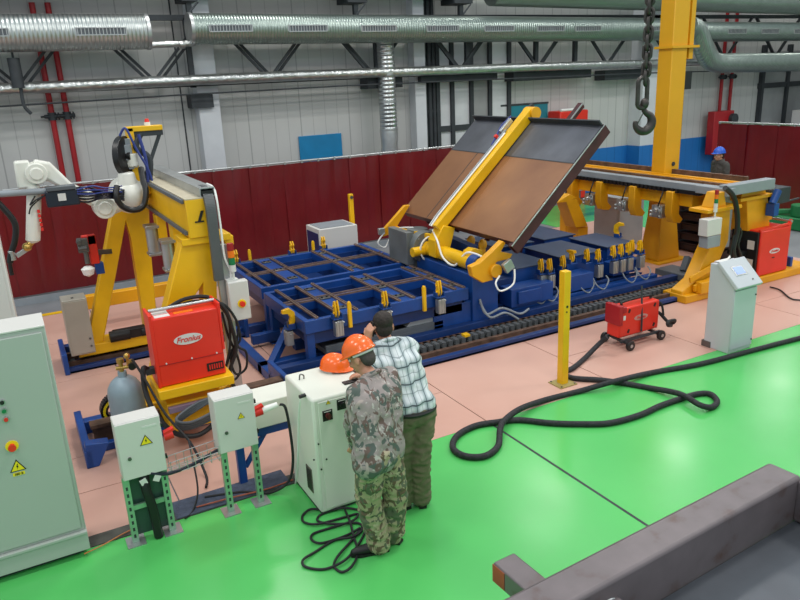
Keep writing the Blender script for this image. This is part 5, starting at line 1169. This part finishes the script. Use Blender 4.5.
def helmet(name, c, f, up, parent=None, liner=True):
    f = Vector(f).normalized(); up = Vector(up); up = (up-f*up.dot(f)).normalized(); r = f.cross(up); R = Matrix((r, f, up)).transposed()
    b = MB(); bm = b.bm; prof = []; n = 40
    rings = []
    for k in range(11):
        a = k/10*PI/2*.98; z = math.sin(a)*.125; s = math.cos(a)
        ring = []
        for j in range(n):
            t = 2*PI*j/n; x = math.cos(t)*.122*s; y = math.sin(t)*.145*s
            ridge = .012*max(0, 1-abs(x)/.03)*(1 if k > 1 else .3)
            ring.append(bm.verts.new(c + r*x + f*y + up*(z+ridge)))
        rings.append(ring)
    for A, C in zip(rings, rings[1:]):
        for j in range(n): bm.faces.new((A[j], A[(j+1) % n], C[(j+1) % n], C[j]))
    bm.faces.new(rings[-1])
    # rim and peak
    rim = []; low = []
    for j in range(n):
        t = 2*PI*j/n; ct, st = math.cos(t), math.sin(t); e = .010 + (.045*max(0, st)**2)
        rim.append(bm.verts.new(c + r*ct*(.122+e*.6) + f*st*(.145+e) + up*(-.012 - .012*max(0, st)))); low.append(bm.verts.new(c + r*ct*(.118+e*.5) + f*st*(.141+e*.9) + up*(-.020 - .012*max(0, st))))
    inner = [bm.verts.new(c + r*math.cos(2*PI*j/n)*.114 + f*math.sin(2*PI*j/n)*.137 + up*-.005) for j in range(n)]
    top = [bm.verts.new(c + r*math.cos(2*PI*j/n)*.085 + f*math.sin(2*PI*j/n)*.10 + up*.085) for j in range(n)]
    for A, C in ((rings[0], rim), (rim, low), (low, inner), (inner, top)):
        for j in range(n): bm.faces.new((A[j], A[(j+1) % n], C[(j+1) % n], C[j]))
    bm.faces.new(top)
    o = b.build(name, orange, parent, ang=50)
    o.scale = (.88, .88, .88)
    if liner:
        b = MB(); b.tube([c + r*math.cos(t)*.10 + f*(math.sin(t)*.122) + up*(-.028) for t in [PI+PI*k/16 for k in range(17)]], .014, 8); b.build('head_band', lgray, o)
    return o
def person(label, J, f, mats, nape, group=None):
    """J: joints dict. returns root (continuous body) with clothes as children"""
    up = V(0, 0, 1); F = Vector(f).normalized(); Rt = F.cross(up)
    B = Blob()
    B.chain([(J['hip'], .08), (J['waist'], .07), (J['chest'], .07), (J['neck']-V(0, 0, .05), .05), (J['neck'], .052), (J['head']-V(0, 0, .07), .05)])
    for s in ('L', 'R'):
        B.chain([(J['sh'+s], .05), (J['el'+s], .036), (J['wr'+s], .026)])
        B.chain([(J['hp'+s], .075), (J['kn'+s], .05), (J['an'+s], .036)])
        hand(B, J['wr'+s], J['hd'+s], J['pn'+s], 1 if s == 'L' else -1, J.get('cu'+s, .5))
    q, R = head(B, J['head'], J['face'], J['hup'])
    body = B.build('person', skin_m, None, .0065, 5); tag(body, label, 'person', group)
    eyes(q, body)
    # trousers
    B = Blob()
    for s in ('L', 'R'):
        B.chain([(J['hp'+s]+V(0, 0, .0), J['rt'][0]), (J['hp'+s].lerp(J['kn'+s], .5), J['rt'][0]*.95), (J['kn'+s], J['rt'][1]), (J['kn'+s].lerp(J['an'+s], .6), J['rt'][2]), (J['an'+s]-V(0, 0, .01), J['rt'][2]*1.02)])
    B.chain([(J['hip']-Rt*.05, .112), (J['hip']+Rt*.05, .112)])
    tr = B.build('trousers', mats[1], body, .011, 4, .009, 11, 3)
    # upper garment
    B = Blob(); sg = J['rs']
    for o in (-1, -.35, .35, 1):
        B.chain([(J['hem']+Rt*o*sg[0], sg[1]), (J['waist']+Rt*o*sg[0]*.95, sg[1]), (J['chest']+Rt*o*sg[2], sg[1]*1.05), (J['shL'].lerp(J['shR'], .5+o*.33)+V(0, 0, -.045), .075)])
    B.chain([(J['shL'], .075), (J['neck']-V(0, 0, .03), .078), (J['shR'], .075)]); B.chain([(J['hem'], sg[1]*1.1), (J['waist'], sg[1]*1.1), (J['chest'], sg[1]*1.22), (J['neck']-V(0, 0, .06), .10)])
    for s in ('L', 'R'):
        a, e, w_ = J['sh'+s], J['el'+s], J['wr'+s]
        B.chain([(a, .075), (a.lerp(e, .5), .066), (e, .058), (e.lerp(w_, .5), .050), (e.lerp(w_, J.get('cuff', .93)), .043)])
    up_ = B.build(mats[3], mats[0], body, .011, 4, .008, 8, 7)
    b = MB(); nk = J['neck']+V(0, 0, .0); dd = (J['head']-nk).normalized()
    ax = dd.orthogonal().normalized(); ay = dd.cross(ax)
    b.tube([nk + dd*.015 + ax*.066*math.cos(t) + ay*.066*math.sin(t) for t in [2*PI*k/24 for k in range(24)]], .016, 8, close=True); b.build('collar', mats[0], up_)
    for s in ('L', 'R'): shoe(body, J['an'+s]-J['ft'+s]*.03, J['ft'+s], mats[2])
    # hair cap
    B = Blob(); c = J['head']; f_ = Vector(J['face']).normalized(); u_ = Vector(J['hup']); u_ = (u_-f_*u_.dot(f_)).normalized()
    B.ell(c+u_*.042-f_*.022, (.080, .094, .083), Matrix((f_.cross(u_), f_, u_)).transposed()); B.ell(c-f_*.055-u_*.02, (.066, .048, .062), Matrix((f_.cross(u_), f_, u_)).transposed())
    B.build('hair', mats[4], body, .008, 2, .003, 60, 1)
    return body, q, R
# man in camouflage
F1 = V(-.42, .9, 0).normalized(); R1 = V(F1.y, -F1.x, 0)
nk = AY(373, 377, 4.24); hp = AY(379, 452, 4.06)
J = dict(hip=hp, waist=hp.lerp(nk, .27), chest=hp.lerp(nk, .72), neck=nk, head=AY(361, 357, 4.34), face=(-.55, .75, -.45), hup=(-.2, .45, .9),
    hem=hp+V(0, 0, -.03), shL=nk-R1*.185+V(0, 0, -.06), shR=nk+R1*.19+V(0, 0, -.07),
    elL=AY(352, 424, 4.24), elR=V(2.22, 4.30, 1.13), wrL=AY(355, 446, 4.42), wrR=V(2.16, 4.53, 1.09), hdL=(-.1, .5, -.8), hdR=(-.2, .95, .1), pnL=(.6, .6, .2), pnR=(0, 0, -1),
    hpL=hp-R1*.09, hpR=hp+R1*.09, knL=AY(368, 498, 4.13), knR=AY(395, 494, 4.12), anL=AZ(379, 541, .09), anR=AZ(393, 531, .09), ftL=V(-.96, .28, 0), ftR=V(-.55, .83, 0), rt=(.105, .092, .085), rs=(.12, .112, .13), cuL=.7)
body1, q1, R1m = person('man in camouflage jacket and trousers with orange helmet leaning towards white cabinet', J, F1, (camoJ, camoT, kflat, 'jacket', M('grey_hair', '4A4440', .8)), None)
hf = Vector(J['face']).normalized(); helmet('helmet', J['head']+V(-.0, .0, .055), hf, J['hup'], None) if False else None
hh = helmet('helmet', Vector((0, 0, 0)), hf, J['hup'], None); 
for ob in (hh,):
    me = ob.data
hu = (Vector(J['hup'])-hf*Vector(J['hup']).dot(hf)).normalized()
hh.parent = body1; hh.location = J['head']+hu*.052
# man in the checked shirt
F2 = V(.08, 1, 0).normalized(); R2 = V(F2.y, -F2.x, 0)
nk = AY(388, 343, 4.72); hp = AY(414, 413, 4.46)
J = dict(hip=hp, waist=hp.lerp(nk, .22), chest=hp.lerp(nk, .68), neck=nk, head=AY(383, 326, 4.80), face=(.30, .9, -.22), hup=(.1, .3, .9),
    hem=hp+V(0, 0, .07), shL=nk-R2*.19+V(0, 0, -.06), shR=nk+R2*.19+V(0, 0, -.07),
    elL=AY(362, 362, 4.86), elR=V(2.53, 4.78, 1.11), wrL=AY(368, 341, 4.80), wrR=V(2.30, 4.93, 1.075), hdL=(.12, -.05, .95), hdR=(-.7, .6, 0), pnL=(.95, .2, .1), pnR=(0, 0, -1),
    hpL=hp-R2*.09, hpR=hp+R2*.09, knL=AY(402, 455, 4.52), knR=AY(420, 452, 4.45), anL=AZ(403, 497, .09), anR=AZ(421, 495, .09), ftL=V(-.15, .98, 0), ftR=V(.3, .95, 0), rt=(.098, .085, .08), rs=(.085, .095, .12), cuff=.55, cuL=.9)
pl_ = plaid('checked_shirt_cloth', (R2.x, R2.y, 0), (-.04, -.33, .93))
body2, q2, R2m = person('dark haired man in white and grey checked shirt leaning on the white cabinet', J, F2, (pl_, M('olive_cotton', '6E6A50', .8, var=.1, scale=8), M('brown_leather', '2E2622', .5), 'shirt', M('dark_hair', '2A211C', .7, var=.2, scale=30)), None)
wv = J['waist']; sp = (nk-hp).normalized()
b = MB(); b.tube([J['hem']+V(0, 0, -.035) + R2*.175*math.cos(t) + F2*.118*math.sin(t) for t in [2*PI*k/36 for k in range(36)]], .017, 8, close=True); b.build('belt', kflat, body2)
b = MB(); b.tube([q2(.085, -.01, .012), q2(.078, .06, .012), q2(.06, .098, .008)], .0025, 6); b.tube([q2(-.085, -.01, .012), q2(-.078, .06, .012), q2(-.06, .098, .008)], .0025, 6)
for s in (-1, 1): b.tube([q2(s*.034+.024*math.cos(t), .100, .003+.018*math.sin(t)) for t in [2*PI*k/16 for k in range(16)]], .002, 6, close=True)
b.build('glasses', kflat, body2)
q = J['wrL'] + V(.035, -.0, .09)
b = MB(); b.obox(q+V(.012, .01, 0), (.012, .055, .12), Matrix.Rotation(.1, 3, 'Y')); tag(b.build('mobile_phone', kflat, bevel=.003), 'small black phone held to the ear of the man in the checked shirt', 'phone')
# helmet lying on the white cabinet
hp_ = V(2.17, 5.28, ht+.036)
hl = helmet('helmet', V(0, 0, 0), (.75, -.6, 0), (0, 0, 1), None); hl.location = hp_
tag(hl, 'orange safety helmet lying on top of the white cabinet', 'helmet')
# far worker
Ff = V(-.2, -1, 0); c = AX(721, 160, 13.2)
J = {}
gx1, gy1 = c.x, c.y
Rf = V(-1, .2, 0).normalized()
J = dict(hip=V(gx1, gy1, .9), waist=V(gx1, gy1, 1.05), chest=V(gx1, gy1, 1.28), neck=V(gx1, gy1, 1.44), head=V(gx1-.03, gy1+.03, 1.57), face=(-.9, .3, -.1), hup=(0, 0, 1), hem=V(gx1, gy1, .85))
Ff = V(-.9, .3, 0).normalized(); Rf = V(Ff.y, -Ff.x, 0)
for s, k in (('L', -1), ('R', 1)):
    J['sh'+s] = J['neck']+Rf*.19*k+V(0, 0, -.06); J['el'+s] = J['neck']+Rf*.24*k+V(0, 0, -.33); J['wr'+s] = J['el'+s]+Ff*.12+V(0, 0, -.22); J['hd'+s] = (0, 0, -1); J['pn'+s] = Ff
    J['hp'+s] = J['hip']+Rf*.09*k; J['kn'+s] = J['hip']+Rf*.1*k+V(0, 0, -.43); J['an'+s] = V(gx1, gy1, .09)+Rf*.1*k; J['ft'+s] = Ff
J['rt'] = (.09, .08, .07); J['rs'] = (.09, .10, .11)
body3, q3, R3 = person('distant worker in dark overalls with blue helmet beside the right red curtain', J, Ff, (M('dark_overall', '45423F', .8), M('dark_overall', '45423F'), kflat, 'jacket', M('dark_hair', '2A211C')), None)
orange_ = orange; orange = M('blue_helmet_plastic', '1E5AC8', .3)
h3 = helmet('helmet', V(0, 0, 0), Ff, (0, 0, 1), None, False); h3.parent = body3; h3.location = J['head']+V(0, 0, .055); orange = orange_

# pieces of a kind that stand apart become parts of their own
def clusters(o):
    me = o.data; n = len(me.vertices); par = list(range(n))
    def f(i):
        while par[i] != i: par[i] = par[par[i]]; i = par[i]
        return i
    for e in me.edges:
        a, c = f(e.vertices[0]), f(e.vertices[1])
        if a != c: par[a] = c
    g = {}
    for i in range(n): g.setdefault(f(i), []).append(i)
    L = []
    for ids in g.values():
        cs = [me.vertices[i].co for i in ids]
        L.append([[min(c[k] for c in cs) for k in range(3)], [max(c[k] for c in cs) for k in range(3)], ids])
    ch = True
    while ch:
        ch = False
        for i in range(len(L)):
            for j in range(i+1, len(L)):
                A, B_ = L[i], L[j]
                if all(A[0][k] <= B_[1][k]+.004 and B_[0][k] <= A[1][k]+.004 for k in range(3)):
                    A[0] = [min(A[0][k], B_[0][k]) for k in range(3)]; A[1] = [max(A[1][k], B_[1][k]) for k in range(3)]; A[2] = A[2]+B_[2]; L.pop(j); ch = True; break
            if ch: break
    return L
KEEP = ('grille_slats', 'grille_frame', 'type_marks', 'vent_slots', 'chain_body', 'wire_mesh', 'pallet', 'triangle', 'lettering', 'drag_chain', 'guard', 'rack_teeth', 'bolt_hole')
for o in list(COL.objects):
    if o.type != 'MESH' or not o.parent or len(o.data.vertices) > 2500 or o.data.users > 1 or any(k in o.name for k in KEEP) or 'kind' in o.parent: continue
    cl = clusters(o)
    if 2 <= len(cl) <= 9:
        kids = [k for k in COL.objects if k.parent == o]
        for j, c in enumerate(cl[1:]):
            ids = set(c[2]); me = o.data.copy(); bm = bmesh.new(); bm.from_mesh(me); bm.verts.ensure_lookup_table()
            bmesh.ops.delete(bm, geom=[v for v in bm.verts if v.index not in ids], context='VERTS'); bm.to_mesh(me); bm.free()
            d = o.copy(); d.data = me; COL.objects.link(d)
        ids = set(cl[0][2]); bm = bmesh.new(); bm.from_mesh(o.data); bm.verts.ensure_lookup_table()
        bmesh.ops.delete(bm, geom=[v for v in bm.verts if v.index not in ids], context='VERTS'); bm.to_mesh(o.data); bm.free()
